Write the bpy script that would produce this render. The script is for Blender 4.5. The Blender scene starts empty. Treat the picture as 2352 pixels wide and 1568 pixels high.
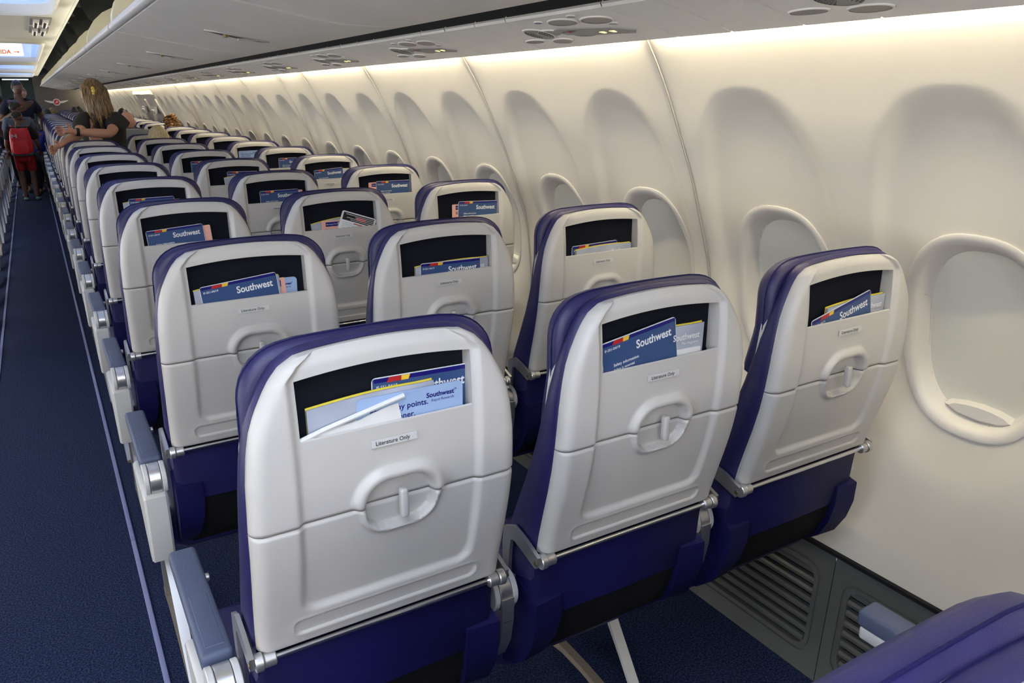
import bpy, math, random
import numpy as np
from mathutils import Matrix, Vector
random.seed(7)
S = bpy.context.scene
COL = S.collection
PI = math.pi
# ------------------------------------------------------------------ camera
cam_d = bpy.data.cameras.new('camera'); cam = bpy.data.objects.new('camera', cam_d); COL.objects.link(cam)
cam_d.sensor_width = 36; cam_d.lens = 1783.43/2352*36; cam_d.clip_start = .02; cam_d.clip_end = 200
Rm = [[0.8586350303802409, 0.16104645058423075, -0.48663120055966774], [-0.5125426676157369, 0.2571976131241511, -0.8192370851448216], [-0.006774841493858117, 0.9528449131718447, 0.3033820577510686]]
cam.matrix_world = Matrix.Translation((0, 0, 1.52856)) @ Matrix(Rm).to_4x4()
S.camera = cam
# ------------------------------------------------------------------ exposure, world
S.view_settings.view_transform = 'Standard'; S.view_settings.look = 'None'
S.view_settings.exposure = 0.1; S.view_settings.gamma = 1; S.view_settings.use_curve_mapping = False
W = bpy.data.worlds.new('world'); S.world = W; W.use_nodes = True
W.node_tree.nodes['Background'].inputs[0].default_value = (.6, .7, .9, 1)
W.node_tree.nodes['Background'].inputs[1].default_value = .3
# ------------------------------------------------------------------ light strengths used by the lamps below
COVE_W = 84.0      # warm strip washing the side walls
DOME_W = 30.0       # blue-white strips inside the ceiling domes
AREA_W = 48.0      # added fill light behind the camera
def area(name, loc, rot, sx, sy, w, col):
    d = bpy.data.lights.new(name, 'AREA'); d.shape = 'RECTANGLE'; d.size = sx; d.size_y = sy; d.energy = w; d.color = col
    o = bpy.data.objects.new(name, d); o.location = loc; o.rotation_euler = rot; COL.objects.link(o); return o
area('galley_light', (.1, -2.3, 1.98), (math.radians(52), 0, math.radians(-6)), 1.3, .3, AREA_W, (1, .95, .88))  # fill light added behind the camera for the seat-back fronts
# area light added under the aft ceiling to light the rows
area('ceiling_light', (-.16, -.6, 2.02), (0, 0, 0), .6, 2.6, 36, (.72, .82, 1))

# ------------------------------------------------------------------ materials
def mat(name, col, rough=.5, metal=0, bump=0, bscale=200, var=0, vscale=6, emit=0, ecol=None, coat=0, spec=.5, detail=4, col2=None, aniso=None):
    m = bpy.data.materials.new(name); m.use_nodes = True; nt = m.node_tree; p = nt.nodes['Principled BSDF']
    p.inputs['Base Color'].default_value = (*col, 1); p.inputs['Roughness'].default_value = rough; p.inputs['Metallic'].default_value = metal
    p.inputs['Specular IOR Level'].default_value = spec
    if coat: p.inputs['Coat Weight'].default_value = coat
    if emit:
        p.inputs['Emission Color'].default_value = (*(ecol or col), 1); p.inputs['Emission Strength'].default_value = emit
    tc = nt.nodes.new('ShaderNodeTexCoord')
    if bump:
        n = nt.nodes.new('ShaderNodeTexNoise'); n.inputs['Scale'].default_value = bscale; n.inputs['Detail'].default_value = detail
        b = nt.nodes.new('ShaderNodeBump'); b.inputs['Strength'].default_value = bump; b.inputs['Distance'].default_value = .002
        nt.links.new(tc.outputs['Object'], n.inputs['Vector']); nt.links.new(n.outputs['Fac'], b.inputs['Height']); nt.links.new(b.outputs['Normal'], p.inputs['Normal'])
    if var or col2:
        n = nt.nodes.new('ShaderNodeTexNoise'); n.inputs['Scale'].default_value = vscale; n.inputs['Detail'].default_value = 3
        r = nt.nodes.new('ShaderNodeValToRGB'); r.color_ramp.elements[0].position = .35; r.color_ramp.elements[1].position = .68
        c2 = col2 or tuple(min(1, c*(1+var)) for c in col); c1 = col if col2 else tuple(c*(1-var) for c in col)
        r.color_ramp.elements[0].color = (*c1, 1); r.color_ramp.elements[1].color = (*c2, 1)
        nt.links.new(tc.outputs['Object'], n.inputs['Vector']); nt.links.new(n.outputs['Fac'], r.inputs['Fac']); nt.links.new(r.outputs['Color'], p.inputs['Base Color'])
    return m
M = {}
M['shell'] = mat('seat_plastic', (.53, .51, .475), .42, bump=.06, bscale=900, var=.02)
M['tray'] = mat('tray_plastic', (.51, .49, .455), .42, bump=.06, bscale=900, var=.02)
M['latch'] = mat('latch_plastic', (.47, .455, .43), .4)
M['lining'] = mat('pocket_fabric', (.010, .011, .017), .95, bump=.4, bscale=1500, spec=.1)
M['leather'] = mat('navy_leather', (.017, .0145, .082), .40, bump=.22, bscale=900, var=.12, vscale=14)
M['cover'] = mat('navy_cover', (.0035, .003, .055), .6, bump=.3, bscale=500, var=.15, vscale=10, spec=.3)
M['net'] = mat('black_netting', (.006, .006, .007), .9, bump=.6, bscale=900, spec=.2)
M['metal'] = mat('satin_metal', (.55, .54, .52), .32, .85, bump=.05, bscale=600)
M['chrome'] = mat('polished_bar', (.72, .72, .72), .2, 1)
M['armpad'] = mat('armrest_pad', (.085, .105, .175), .5, bump=.4, bscale=700)
M['capwhite'] = mat('cap_plastic', (.62, .61, .58), .4)
M['legbrown'] = mat('leg_fairing', (.22, .18, .14), .5)
M['screw'] = mat('brass_screw', (.25, .17, .07), .4, .8)
M['wall'] = mat('sidewall_panel', (.74, .69, .60), .5, bump=.03, bscale=1200, var=.012)
M['wallbead'] = mat('panel_bead', (.42, .40, .36), .5)
M['frame'] = mat('window_reveal', (.72, .68, .62), .42, bump=.02, bscale=800)
M['shade'] = mat('window_shade', (.80, .77, .66), .55, bump=.03, bscale=600)
M['grille'] = mat('grille_plastic', (.11, .11, .10), .55, bump=.2, bscale=700)
M['grilledark'] = mat('grille_slot', (.004, .004, .005), .9)
M['belly'] = mat('bin_panel', (.82, .79, .74), .5, bump=.03, bscale=900, var=.02)
M['latchdark'] = mat('latch_recess', (.07, .062, .055), .5)
M['binlip'] = mat('bin_lip', (.62, .61, .62), .35)
M['bincream'] = mat('bin_end_panel', (.72, .68, .52), .5)
M['dark'] = mat('dark_cavity', (.006, .006, .006), .9)  # shade of the cavities put into the colour; also backs joints and slots
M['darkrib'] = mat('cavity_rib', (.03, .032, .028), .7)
M['psu'] = mat('service_panel', (.83, .80, .74), .45, bump=.02, bscale=900)
M['psudark'] = mat('light_lens', (.16, .155, .15), .35)
M['psumid'] = mat('service_recess', (.30, .29, .28), .5)
M['psuglow'] = mat('lit_pictogram', (.9, .8, .2), .5, emit=3, ecol=(1, .85, .25))
M['red'] = mat('red_print', (.55, .02, .02), .5)
M['purple'] = mat('call_button', (.10, .05, .30), .4)
M['ceil'] = mat('ceiling_panel', (.72, .70, .62), .5)
M['domein'] = mat('luminous_dome', (.55, .66, .9), .6, emit=.8, ecol=(.28, .45, 1))  # blue wash of the rim lamps put into the panel's own emission
M['daylight'] = mat('daylit_pane', (.9, .95, 1), .5, emit=16, ecol=(.92, .95, 1))  # glow added to the unseen left windows to brighten bins and seat backs
M['bulk'] = mat('bulkhead_laminate', (.105, .092, .085), .55, bump=.1, bscale=300, var=.1)
M['silver'] = mat('emblem_silver', (.75, .75, .74), .35, .3)
M['teal'] = mat('galley_panel', (.22, .30, .28), .5)
M['galleylight'] = mat('galley_lamp', (1, 1, 1), .5, emit=2.5, ecol=(.85, .95, 1))
def carpet():
    m = bpy.data.materials.new('navy_carpet'); m.use_nodes = True; nt = m.node_tree; p = nt.nodes['Principled BSDF']
    p.inputs['Roughness'].default_value = .95; p.inputs['Specular IOR Level'].default_value = .15
    tc = nt.nodes.new('ShaderNodeTexCoord')
    n = nt.nodes.new('ShaderNodeTexNoise'); n.inputs['Scale'].default_value = 190; n.inputs['Detail'].default_value = 2
    r = nt.nodes.new('ShaderNodeValToRGB'); r.color_ramp.elements[0].position = .38; r.color_ramp.elements[1].position = .72
    r.color_ramp.elements[0].color = (.003, .007, .030, 1); r.color_ramp.elements[1].color = (.038, .056, .125, 1)
    b = nt.nodes.new('ShaderNodeBump'); b.inputs['Strength'].default_value = .6; b.inputs['Distance'].default_value = .004
    nt.links.new(tc.outputs['Object'], n.inputs['Vector']); nt.links.new(n.outputs['Fac'], r.inputs['Fac']); nt.links.new(r.outputs['Color'], p.inputs['Base Color'])
    nt.links.new(n.outputs['Fac'], b.inputs['Height']); nt.links.new(b.outputs['Normal'], p.inputs['Normal'])
    return m
M['carpet'] = carpet()
M['strip'] = mat('floor_path_strip', (.22, .24, .42), .35)
M['cove'] = mat('cove_lamp', (1, .95, .8), .5, emit=COVE_W, ecol=(1, .90, .66))
M['domeled'] = mat('dome_lamp', (.6, .75, 1), .5, emit=DOME_W, ecol=(.35, .52, 1))
M['uplight'] = mat('bin_uplight', (1, .95, .8), .5, emit=18, ecol=(1, .93, .72))
M['sign'] = mat('exit_sign_face', (.9, .85, .7), .5, emit=1.0, ecol=(1, .92, .72))
M['signred'] = mat('exit_sign_red', (.7, .05, .02), .5, emit=.4, ecol=(.8, .06, .02))
# print colours
M['p_blue'] = mat('card_blue', (.035, .075, .19), .35)
M['p_navy'] = mat('card_navy', (.008, .006, .14), .35)
M['p_red'] = mat('card_red', (.45, .02, .02), .35)
M['p_yel'] = mat('card_yellow', (.80, .50, .04), .4)
M['p_white'] = mat('card_white', (.80, .80, .80), .4)
M['p_lblue'] = mat('card_light_blue', (.32, .44, .66), .4)
M['p_grey'] = mat('magazine_cover_grey', (.32, .35, .42), .35, col2=(.45, .48, .55), vscale=12)
M['p_page'] = mat('magazine_pages', (.50, .46, .38), .6, col2=(.28, .24, .2), vscale=90)
M['p_pink'] = mat('card_pink', (.80, .42, .34), .45)
M['p_black'] = mat('card_black', (.012, .010, .010), .4)
M['p_paper'] = mat('paper_white', (.70, .70, .68), .7, bump=.4, bscale=60)
M['p_lime'] = mat('magazine_edge_lime', (.75, .62, .05), .4)
M['label'] = mat('placard_film', (.60, .60, .58), .3)
M['ink'] = mat('placard_ink', (.02, .02, .02), .5)

# ------------------------------------------------------------------ mesh helpers
class MB:
    def __init__(s): s.v = []; s.f = []; s.m = []; s.mats = []
    def mi(s, m):
        if m not in s.mats: s.mats.append(m)
        return s.mats.index(m)
    def add(s, vs, fs, m):
        k = len(s.v); i = s.mi(m); s.v += [tuple(v) for v in vs]
        for f in fs: s.f.append([a+k for a in f]); s.m.append(i)
        return s
    def box(s, x0, x1, y0, y1, z0, z1, m):
        vs = [(x, y, z) for z in (z0, z1) for y in (y0, y1) for x in (x0, x1)]
        return s.add(vs, [(0, 2, 3, 1), (4, 5, 7, 6), (0, 1, 5, 4), (2, 6, 7, 3), (0, 4, 6, 2), (1, 3, 7, 5)], m)
    def rbox(s, x0, x1, y0, y1, z0, z1, r, m, seg=3):
        # rounded box: loft of rounded rectangles in xy along z
        def ring(off, z):
            pts = []
            for cx, cy, a0 in ((x1, y1, 0), (x0, y1, 90), (x0, y0, 180), (x1, y0, 270)):
                sx = -1 if cx == x1 else 1; sy = -1 if cy == y1 else 1
                for k in range(seg+1):
                    a = math.radians(a0+90*k/seg)
                    pts.append((cx+sx*r+(r-off)*math.cos(a), cy+sy*r+(r-off)*math.sin(a), z))
            return pts
        rings = []
        for k in range(seg+1):
            a = PI/2*k/seg; rings.append(ring(r*(1-math.sin(a))*.9, z0+r*(1-math.cos(a))))
        for k in range(seg, -1, -1):
            a = PI/2*k/seg; rings.append(ring(r*(1-math.sin(a))*.9, z1-r*(1-math.cos(a))))
        return s.loft(rings, m)
    def loft(s, rings, m, cap=True, close=True):
        n = len(rings[0]); vs = [p for r in rings for p in r]; fs = []
        for i in range(len(rings)-1):
            for j in range(n if close else n-1):
                a = i*n+j; b = i*n+(j+1) % n; fs.append((a, b, b+n, a+n))
        if cap: fs.append(tuple(range(n-1, -1, -1))); fs.append(tuple((len(rings)-1)*n+j for j in range(n)))
        return s.add(vs, fs, m)
    def tube(s, path, r, m, n=10, cap=True):
        path = [Vector(p) for p in path]; rings = []
        for i, p in enumerate(path):
            d = (path[min(i+1, len(path)-1)]-path[max(i-1, 0)]).normalized()
            a = d.cross(Vector((0, 0, 1)))
            if a.length < .1: a = d.cross(Vector((0, 1, 0)))
            a.normalize(); b = d.cross(a)
            rr = r[i] if isinstance(r, (list, tuple)) else r
            rings.append([tuple(p+a*rr*math.cos(2*PI*k/n)+b*rr*math.sin(2*PI*k/n)) for k in range(n)])
        return s.loft(rings, m, cap)
    def cylx(s, x0, x1, y, z, r, m, n=20, bev=.0015):
        rings = []
        for x, rr in ((x0, r-bev), (x0+bev, r), (x1-bev, r), (x1, r-bev)):
            rings.append([(x, y+rr*math.cos(2*PI*k/n), z+rr*math.sin(2*PI*k/n)) for k in range(n)])
        return s.loft(rings, m)
    def cylz(s, x, y, z0, z1, r, m, n=16):
        return s.loft([[(x+r*math.cos(2*PI*k/n), y+r*math.sin(2*PI*k/n), z) for k in range(n)] for z in (z0, z1)], m)
    def prismx(s, poly, x0, x1, m, bev=.002):   # poly in (y,z), extruded in x with small chamfer
        cy = sum(p[0] for p in poly)/len(poly); cz = sum(p[1] for p in poly)/len(poly)
        def sh(k):
            out = []
            for y, z in poly:
                d = math.hypot(y-cy, z-cz) or 1; out.append((y-(y-cy)/d*k, z-(z-cz)/d*k))
            return out
        rings = [[(x, y, z) for y, z in sh(k)] for x, k in ((x0, bev), (x0+bev, 0), (x1-bev, 0), (x1, bev))]
        return s.loft(rings, m)
    def strapx(s, path, w, x0, x1, m):   # thick line in (y,z) plane, extruded in x
        L = []; Rr = []
        ww = w if isinstance(w, (list, tuple)) else [w]*len(path)
        for i, p in enumerate(path):
            a = path[max(i-1, 0)]; b = path[min(i+1, len(path)-1)]; dx, dz = b[0]-a[0], b[1]-a[1]; l = math.hypot(dx, dz) or 1
            L.append((p[0]-dz/l*ww[i]/2, p[1]+dx/l*ww[i]/2)); Rr.append((p[0]+dz/l*ww[i]/2, p[1]-dx/l*ww[i]/2))
        rings = [[(x0, *a), (x1, *a), (x1, *b), (x0, *b)] for a, b in zip(L, Rr)]
        return s.loft(rings, m)
    def xf(s, mtx, start=0):
        for i in range(start, len(s.v)): s.v[i] = tuple(mtx @ Vector(s.v[i]))
        return s
    def build(s, name, parent=None, smooth=40):
        me = bpy.data.meshes.new(name); me.from_pydata(s.v, [], s.f); me.update()
        for m in s.mats: me.materials.append(M[m] if isinstance(m, str) else m)
        me.polygons.foreach_set('material_index', s.m)
        if smooth:
            me.polygons.foreach_set('use_smooth', [True]*len(me.polygons)); me.set_sharp_from_angle(angle=math.radians(smooth))
        me.update()
        o = bpy.data.objects.new(name, me); COL.objects.link(o)
        if parent: o.parent = parent
        return o
def tag(o, label=None, cat=None, group=None, kind=None):
    if label: o['label'] = label
    if cat: o['category'] = cat
    if group: o['group'] = group
    if kind: o['kind'] = kind
    return o
def empty(name, loc, rz=0):
    o = bpy.data.objects.new(name, None); COL.objects.link(o); o.location = loc; o.rotation_euler = (0, 0, rz); o.empty_display_size = .1; return o
KIDS = {}
def copy_tree(o, parent=None):
    c = o.copy(); COL.objects.link(c); c.parent = parent
    for ch in list(o.children): copy_tree(ch, c)
    return c
_tc = {}
def text2d(txt, size, bold=0.0, align='LEFT', shear=0):
    key = (txt, size, bold, align)
    if key not in _tc:
        cu = bpy.data.curves.new('t', 'FONT'); cu.body = txt; cu.size = size; cu.offset = bold; cu.align_x = align; cu.resolution_u = 3
        ob = bpy.data.objects.new('t', cu); COL.objects.link(ob); bpy.context.view_layer.update()
        me = bpy.data.meshes.new_from_object(ob.evaluated_get(bpy.context.evaluated_depsgraph_get()))
        vs = [tuple(v.co) for v in me.vertices]; fs = [tuple(p.vertices) for p in me.polygons]
        bpy.data.objects.remove(ob); bpy.data.curves.remove(cu); bpy.data.meshes.remove(me); _tc[key] = (vs, fs)
    return _tc[key]
def put_text(mb, txt, size, x, z, y, m, bold=0.0, align='LEFT', sx=1):     # on a plane facing -y
    vs, fs = text2d(txt, size, bold, align); mb.add([(x+v[0]*sx, y, z+v[1]) for v in vs], fs, m)
sst = lambda a, b, x: (lambda t: t*t*(3-2*t))(np.clip((x-a)/(b-a), 0, 1))

# ------------------------------------------------------------------ the cabin shell (structure)
YB, YE = -2.6, 24.0          # aft wall, forward bulkhead
AX = -.16                    # aisle centre line; the left side mirrors the right
PR = np.array([(.385, 1.612), (.45, 1.640), (.6, 1.662), (.85, 1.668), (1.05, 1.647), (1.175, 1.601), (1.31, 1.556), (1.43, 1.498), (1.55, 1.443), (1.655, 1.379), (1.72, 1.33)])
from_z = lambda z: np.interp(z, PR[:, 0], PR[:, 1])
def prof_s(z):   # smoothed profile
    return sum(np.interp(np.clip(z+d, .385, 1.72), PR[:, 0], PR[:, 1]) for d in (-.05, -.025, 0, .025, .05))/5
SEAMS = [1.634-1.016*k for k in range(5, 0, -1)]+[1.634+1.016*k for k in range(4)]      # panel joints
SEAMS.append(SEAMS[-1]+.53)
while SEAMS[-1] < 11.4: SEAMS.append(SEAMS[-1]+1.05)
EX0 = SEAMS[-1]; EX1 = EX0+2.2; SEAMS.append(EX1)
while SEAMS[-1] < YE-1: SEAMS.append(SEAMS[-1]+1.05)
SEAMS.append(YE)
WINS = []       # window centres
for a, b in zip(SEAMS[:-1], SEAMS[1:]):
    if abs(a-EX0) < .01: continue
    if b-a < .8: WINS.append((a+b)/2)
    else: WINS += [a+(b-a)*.25, a+(b-a)*.75]
def se(dy, dz, a, b, n):  # superellipse value <1 inside
    return (np.abs(dy/a)**n+np.abs(dz/b)**n)**(1/n)
RC = 1.085
def rec(Yg, Zg, w):
    v = se(Yg-w, Zg-RC, .212, .445, 2.5)
    return (.015+.011*sst(1.15, 1.5, Zg))*sst(1.03, .86-.14*sst(1.25, .8, Zg), v)
def make_wall(name, mirror):
    mb = MB()
    zs = np.concatenate([np.linspace(.385, .62, 8), np.linspace(.64, 1.0, 20), np.linspace(1.015, 1.40, 28), np.linspace(1.41, 1.56, 22), np.linspace(1.57, 1.72, 8)])
    for a, b in zip(SEAMS[:-1], SEAMS[1:]):
        ex = abs(a-EX0) < .01
        n = 8 if ex else int((b-a)/(.0155 if a < 5 else .021 if a < 12 else .034))
        ys = np.linspace(a, b, n+1)
        Yg, Zg = np.meshgrid(ys, zs); Xg = prof_s(Zg)
        cuts = []
        for w in WINS:
            if a < w < b:
                Xg = Xg+rec(Yg, Zg, w); cuts.append(w)
                Xg = Xg+.035*(se(Yg-(w-.02), Zg-1.02, .146, .214, 2.5) < 1)
        e = np.minimum(Yg-a, b-Yg); Xg = Xg+.004*sst(.006, 0, e)
        k = len(ys); vs = np.stack([Xg, Yg, Zg], -1).reshape(-1, 3); fs = []
        for i in range(len(zs)-1):
            for j in range(k-1):
                cy = (ys[j]+ys[j+1])/2; cz = (zs[i]+zs[i+1])/2
                if any(se(cy-(w-.02), cz-1.02, .130, .198, 2.5) < 1 for w in cuts): continue
                q = (i*k+j, i*k+j+1, (i+1)*k+j+1, (i+1)*k+j)
                fs.append(q)
        mb.add(vs.tolist(), fs, 'wall')
    if mirror: mb.v = [(2*AX-x, y, z) for x, y, z in mb.v]
    return tag(mb.build(name), kind='structure')
make_wall('wall_right', False); make_wall('wall_left', True)
# joint beads
def bead(y, i, side):
    mb = MB(); zs = np.linspace(.40, 1.66, 24); X = prof_s(zs)
    sg = lambda x: x if side > 0 else 2*AX-x
    ring = lambda dx, dy: [(sg(x+dx), y+dy, z) for x, z in zip(X, zs)]
    mb.loft([ring(.003, -.0028), ring(-.002, -.002), ring(-.002, .002), ring(.003, .0028)], 'wallbead', cap=False, close=False)
    tag(mb.build('trim_%d' % i), kind='structure')
ti = 1
for sy in SEAMS[3:-1]:
    bead(sy, ti, 1); ti += 1
# windows (right side; left side without detail is out of the photo)
def make_window(i, w, side=1):
    y0 = w-.02; zc = 1.02; n = 48
    def ring(a, b, dx, slope=True):
        out = []
        for k in range(n):
            t = 2*PI*k/n; c, s_ = math.cos(t), math.sin(t)
            y = math.copysign(abs(c)**(2/2.5), c)*a; z = math.copysign(abs(s_)**(2/2.5), s_)*b
            rd = float(rec(np.array([y0+y]), np.array([zc+z]), w)[0]); q = min(1, max(0, dx/.03)); x = float(prof_s(np.array([zc+z]))[0])+rd*(1-q)+.016*q+dx
            out.append((x if side > 0 else 2*AX-x, y0+y, zc+z))
        return out
    mb = MB()
    mb.loft([ring(.166, .234, .006), ring(.165, .233, -.003), ring(.161, .229, -.0045), ring(.152, .220, -.003), ring(.146, .213, -.0008), ring(.141, .207, .008), ring(.136, .201, .022), ring(.128, .194, .034), ring(.125, .191, .046)], 'frame', cap=False)
    f = tag(mb.build('window_%d' % i, smooth=60), kind='structure')
    mb = MB(); mb.loft([ring(.135, .203, .040), ring(.09, .14, .040), ring(.03, .05, .040)], 'shade' if side > 0 else 'daylight')
    sh = mb.build('window_shade' if side > 0 else 'window_pane', f)
    if side < 0: return
    mb = MB(); zz = zc-.178
    P = []
    for dz, dx0, dx1 in ((0, .038, .006), (.010, .038, .003), (.018, .038, .022)):
        pass
    xs = float(prof_s(np.array([zz]))[0])+.016
    pts = [(-.075, .0), (-.06, .010), (-.03, .016), (0, .018), (.03, .016), (.06, .010), (.075, .0), (.05, -.012), (0, -.017), (-.05, -.012)]
    sg = lambda x: x if side > 0 else 2*AX-x
    mb.loft([[(sg(xs+.042), y0-.01+p[0]*1.2, zz+p[1]*1.3) for p in pts], [(sg(xs+.028), y0-.01+p[0]*1.05, zz+p[1]*1.1) for p in pts], [(sg(xs+.020), y0-.01+p[0]*.9, zz+p[1]*.8+.002) for p in pts]], 'frame')
    mb.build('shade_handle', f)
wi = 1
for w in WINS:
    if w > -.4: make_window(wi, w); wi += 1
for w in WINS: make_window(wi, w, -1); wi += 1

# floor grille boxes along the wall foot
def grille_unit(y0, y1, side, name):
    mb = MB(); sg = (lambda x: x) if side > 0 else (lambda x: 2*AX-x)
    def X(z): return 1.585+.03*z/.4
    n = 10; a0, a1 = y0+.05, y1-.05; z0, z1 = .075, .315
    # frame around opening with rounded corners
    outer = [(y0, 0), (y1, 0), (y1, .385), (y0, .385)]
    N = 40
    def rr(ya, yb, za, zb, r):
        pts = []
        for cx, cy, a in ((yb-r, zb-r, 0), (ya+r, zb-r, 90), (ya+r, za+r, 180), (yb-r, za+r, 270)):
            for k in range(10):
                t = math.radians(a+10*k); pts.append((cx+r*math.cos(t), cy+r*math.sin(t)))
        return pts
    P0 = rr(y0, y1, 0, .385, .0005); P1 = rr(a0-.018, a1+.018, z0-.018, z1+.018, .045); P2 = rr(a0-.012, a1+.012, z0-.012, z1+.012, .042); P3 = rr(a0, a1, z0, z1, .035)
    R = lambda P, dx: [(sg(X(z)+dx), y, z) for y, z in P]
    mb.loft([R(P0, 0), R(P1, 0), R(P1, .004), R(P2, .004), R(P2, -.001), R(P3, -.001), R(P3, .03)], 'grille', cap=False)
    mb.box(*sorted((sg(1.625), sg(1.66))), a0-.02, a1+.02, z0-.02, z1+.02, 'grilledark')
    ns = 8
    for k in range(ns):
        zc = z0+.017+(z1-z0-.03)*k/(ns-1)
        sec = [(.000, -.0085), (-.004, -.004), (-.004, .004), (.002, .0095), (.014, .0095), (.014, -.0085)]
        ins = 0 if 0 < k < ns-1 else .012
        mb.loft([[(sg(X(zc)+.006+p[0]), y, zc+p[1]) for p in sec] for y in (a0-.005+ins, a1+.005-ins)], 'grille')
    return mb.build(name)
gy = [1.075+.64*k for k in range(-2, 12)]
for i, y in enumerate(gy):
    o = grille_unit(y-.64, y-.002, 1, 'air_grille')
    nm = ['behind the camera', 'beside the camera', 'half hidden behind the nearest seat top', 'in full view beside the nearest row', 'under the window of the second row']
    tag(o, 'dark grey ribbed air grille at the wall foot, '+(nm[i] if i < 5 else 'number %s along from the camera' % ['six', 'seven', 'eight', 'nine', 'ten', 'eleven', 'twelve', 'thirteen', 'fourteen'][i-5]), 'grille', 'air return grilles along the foot of the right wall')
for side, nm in ((1, 'baseboard_right'), (-1, 'baseboard_left')):
    sg = (lambda x: x) if side > 0 else (lambda x: 2*AX-x)
    mb = MB(); ya = gy[-1] if side > 0 else YB
    mb.add([(sg(1.585), ya, 0), (sg(1.585), YE, 0), (sg(1.615), YE, .385), (sg(1.615), ya, .385)], [(0, 1, 2, 3)], 'grille')
    mb.box(*sorted((sg(1.608), sg(1.640))), YB, YE, .381, .391, 'grilledark')
    tag(mb.build(nm), kind='structure')
# floor
mb = MB(); mb.box(-2.1, 1.8, YB, YE+2.5, -.05, 0, 'carpet'); tag(mb.build('floor', smooth=0), kind='structure')
mb = MB(); mb.box(-2.1, 1.8, YB-.06, YB, 0, 2.4, 'psu'); tag(mb.build('wall_back', smooth=0), kind='structure')
for i, x in enumerate((.0745, -.395)):
    for j in range(10):
        y0 = -2.5+2.45*j+.42; mb = MB(); mb.rbox(x-.0075, x+.0075, y0, y0+2.445, 0, .004, .0018, 'strip')
        if y0 < 22: tag(mb.build('trim_%d' % ti), kind='structure'); ti += 1
# ------------------------------------------------------------------ ceiling with light domes
CZ = 2.045; CL, CR = -.66, .335
domes = [(-2.3, .9), (1.6, 5.9), (8.8, 13.4), (14.6, 18.6), (19.4, 23.2)]
mbc = MB()
N = 48
def rrect(x0, x1, y0, y1, r, n=12):
    pts = []
    for cx, cy, a in ((x1-r, y1-r, 0), (x0+r, y1-r, 90), (x0+r, y0+r, 180), (x1-r, y0+r, 270)):
        for k in range(n):
            t = math.radians(a+90*k/(n-1)); pts.append((cx+r*math.cos(t), cy+r*math.sin(t)))
    return pts
prev = YB
for a, b in domes:
    mbc.box(CL, CR, prev, a-.1, CZ, CZ+.02, 'ceil')
    A = a-.1; B = b+.1
    P0 = rrect(CL, CR, A, B, .002); P1 = rrect(CL+.10, CR-.10, a, b, .26)
    R = lambda P, z: [(x, y, z) for x, y in P]
    P2 = rrect(CL+.12, CR-.12, a+.02, b-.02, .25); P3 = rrect(CL+.13, CR-.13, a+.03, b-.03, .24)
    mbc.loft([R(P0, CZ), R(P1, CZ-.004), R(P1, CZ-.03), R(P2, CZ-.045), R(P3, CZ-.03), R(P3, CZ+.02)], 'ceil', cap=False)
    prev = B
mbc.box(CL, CR, prev, YE+2, CZ, CZ+.02, 'ceil')
mbc.box(CR-.012, CR+.004, YB, YE, CZ-.004, CZ+.05, 'ceil'); mbc.box(CL-.004, CL+.012, YB, YE, CZ-.004, CZ+.05, 'ceil')
mbc.box(-2.1, 1.8, YB, YE+2, 2.22, 2.25, 'dark')
tag(mbc.build('ceiling', smooth=50), kind='structure')
dn = ['over the camera', 'nearest in the picture, cut by the top edge', 'behind the hanging exit sign', 'third along the aisle ceiling', 'last before the forward bulkhead']
for i, (a, b) in enumerate(domes):
    e = empty('ceiling_dome', (AX, (a+b)/2, CZ))
    L = (b-a)/2
    R = lambda w, l, r, z: [(x, y, z) for x, y in rrect(-w, w, -l, l, r)]
    hw = (CR-CL)/2
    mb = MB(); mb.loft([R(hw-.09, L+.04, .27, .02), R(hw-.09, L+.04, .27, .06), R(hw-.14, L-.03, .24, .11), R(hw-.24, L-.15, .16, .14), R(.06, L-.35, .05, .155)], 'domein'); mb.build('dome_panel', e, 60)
    mb = MB(); w0, l0 = hw-.125, L-.02
    mb.loft([R(w0, l0, .245, .014), R(w0+.02, l0+.02, .255, .014), R(w0+.02, l0+.02, .255, .022), R(w0, l0, .245, .022), R(w0, l0, .245, .014)], 'domeled', cap=False); mb.build('light_strip', e)
    tag(e, 'recessed ceiling dome with blue glow, '+dn[i], 'ceiling light', 'glowing domes along the aisle ceiling')
# round ceiling fittings
for i, y in enumerate((6.75, 7.6)):
    e = empty('ceiling_fitting', (.17, y, CZ))
    mb = MB()
    for dx in (-.028, .028): mb.tube([(dx, -.25, -.018), (dx, .25, -.018)], .020, 'chrome', 14)
    mb.build('tube_cover', e)
    mb = MB(); mb.box(-.065, .065, -.28, .28, -.012, 0, 'psumid'); mb.build('base_plate', e)
    tag(e, 'silver twin tube fitting on the aisle ceiling, %s' % ('nearer the camera' if i == 0 else 'closer to the exit sign'), 'light fitting', 'twin tube fittings on the ceiling')
# exit sign
e = empty('exit_sign', (-.12, 9.0, CZ))
mb = MB(); mb.rbox(-.27, .165, -.04, .04, -.145, -.035, .012, 'sign')
mb.build('sign_box', e)
mb = MB(); put_text(mb, 'EXIT SALIDA', .050, -.215, -.128, -.0415, 'signred', .0012)
mb.add([(.085, -.0415, -.109), (.12, -.0415, -.109), (.12, -.0415, -.100), (.135, -.0415, -.112), (.12, -.0415, -.124), (.12, -.0415, -.115), (.085, -.0415, -.115)], [(0, 1, 2, 3, 4, 5, 6)], 'signred')
mb.build('lettering', e, 0)
for hx in (-.12, .05):
    mb = MB(); mb.tube([(hx, 0, -.04), (hx, 0, 0)], .012, 'metal'); mb.build('hanger', e)
tag(e, 'lit cream exit sign with red letters hanging over the aisle', 'exit sign')

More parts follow.
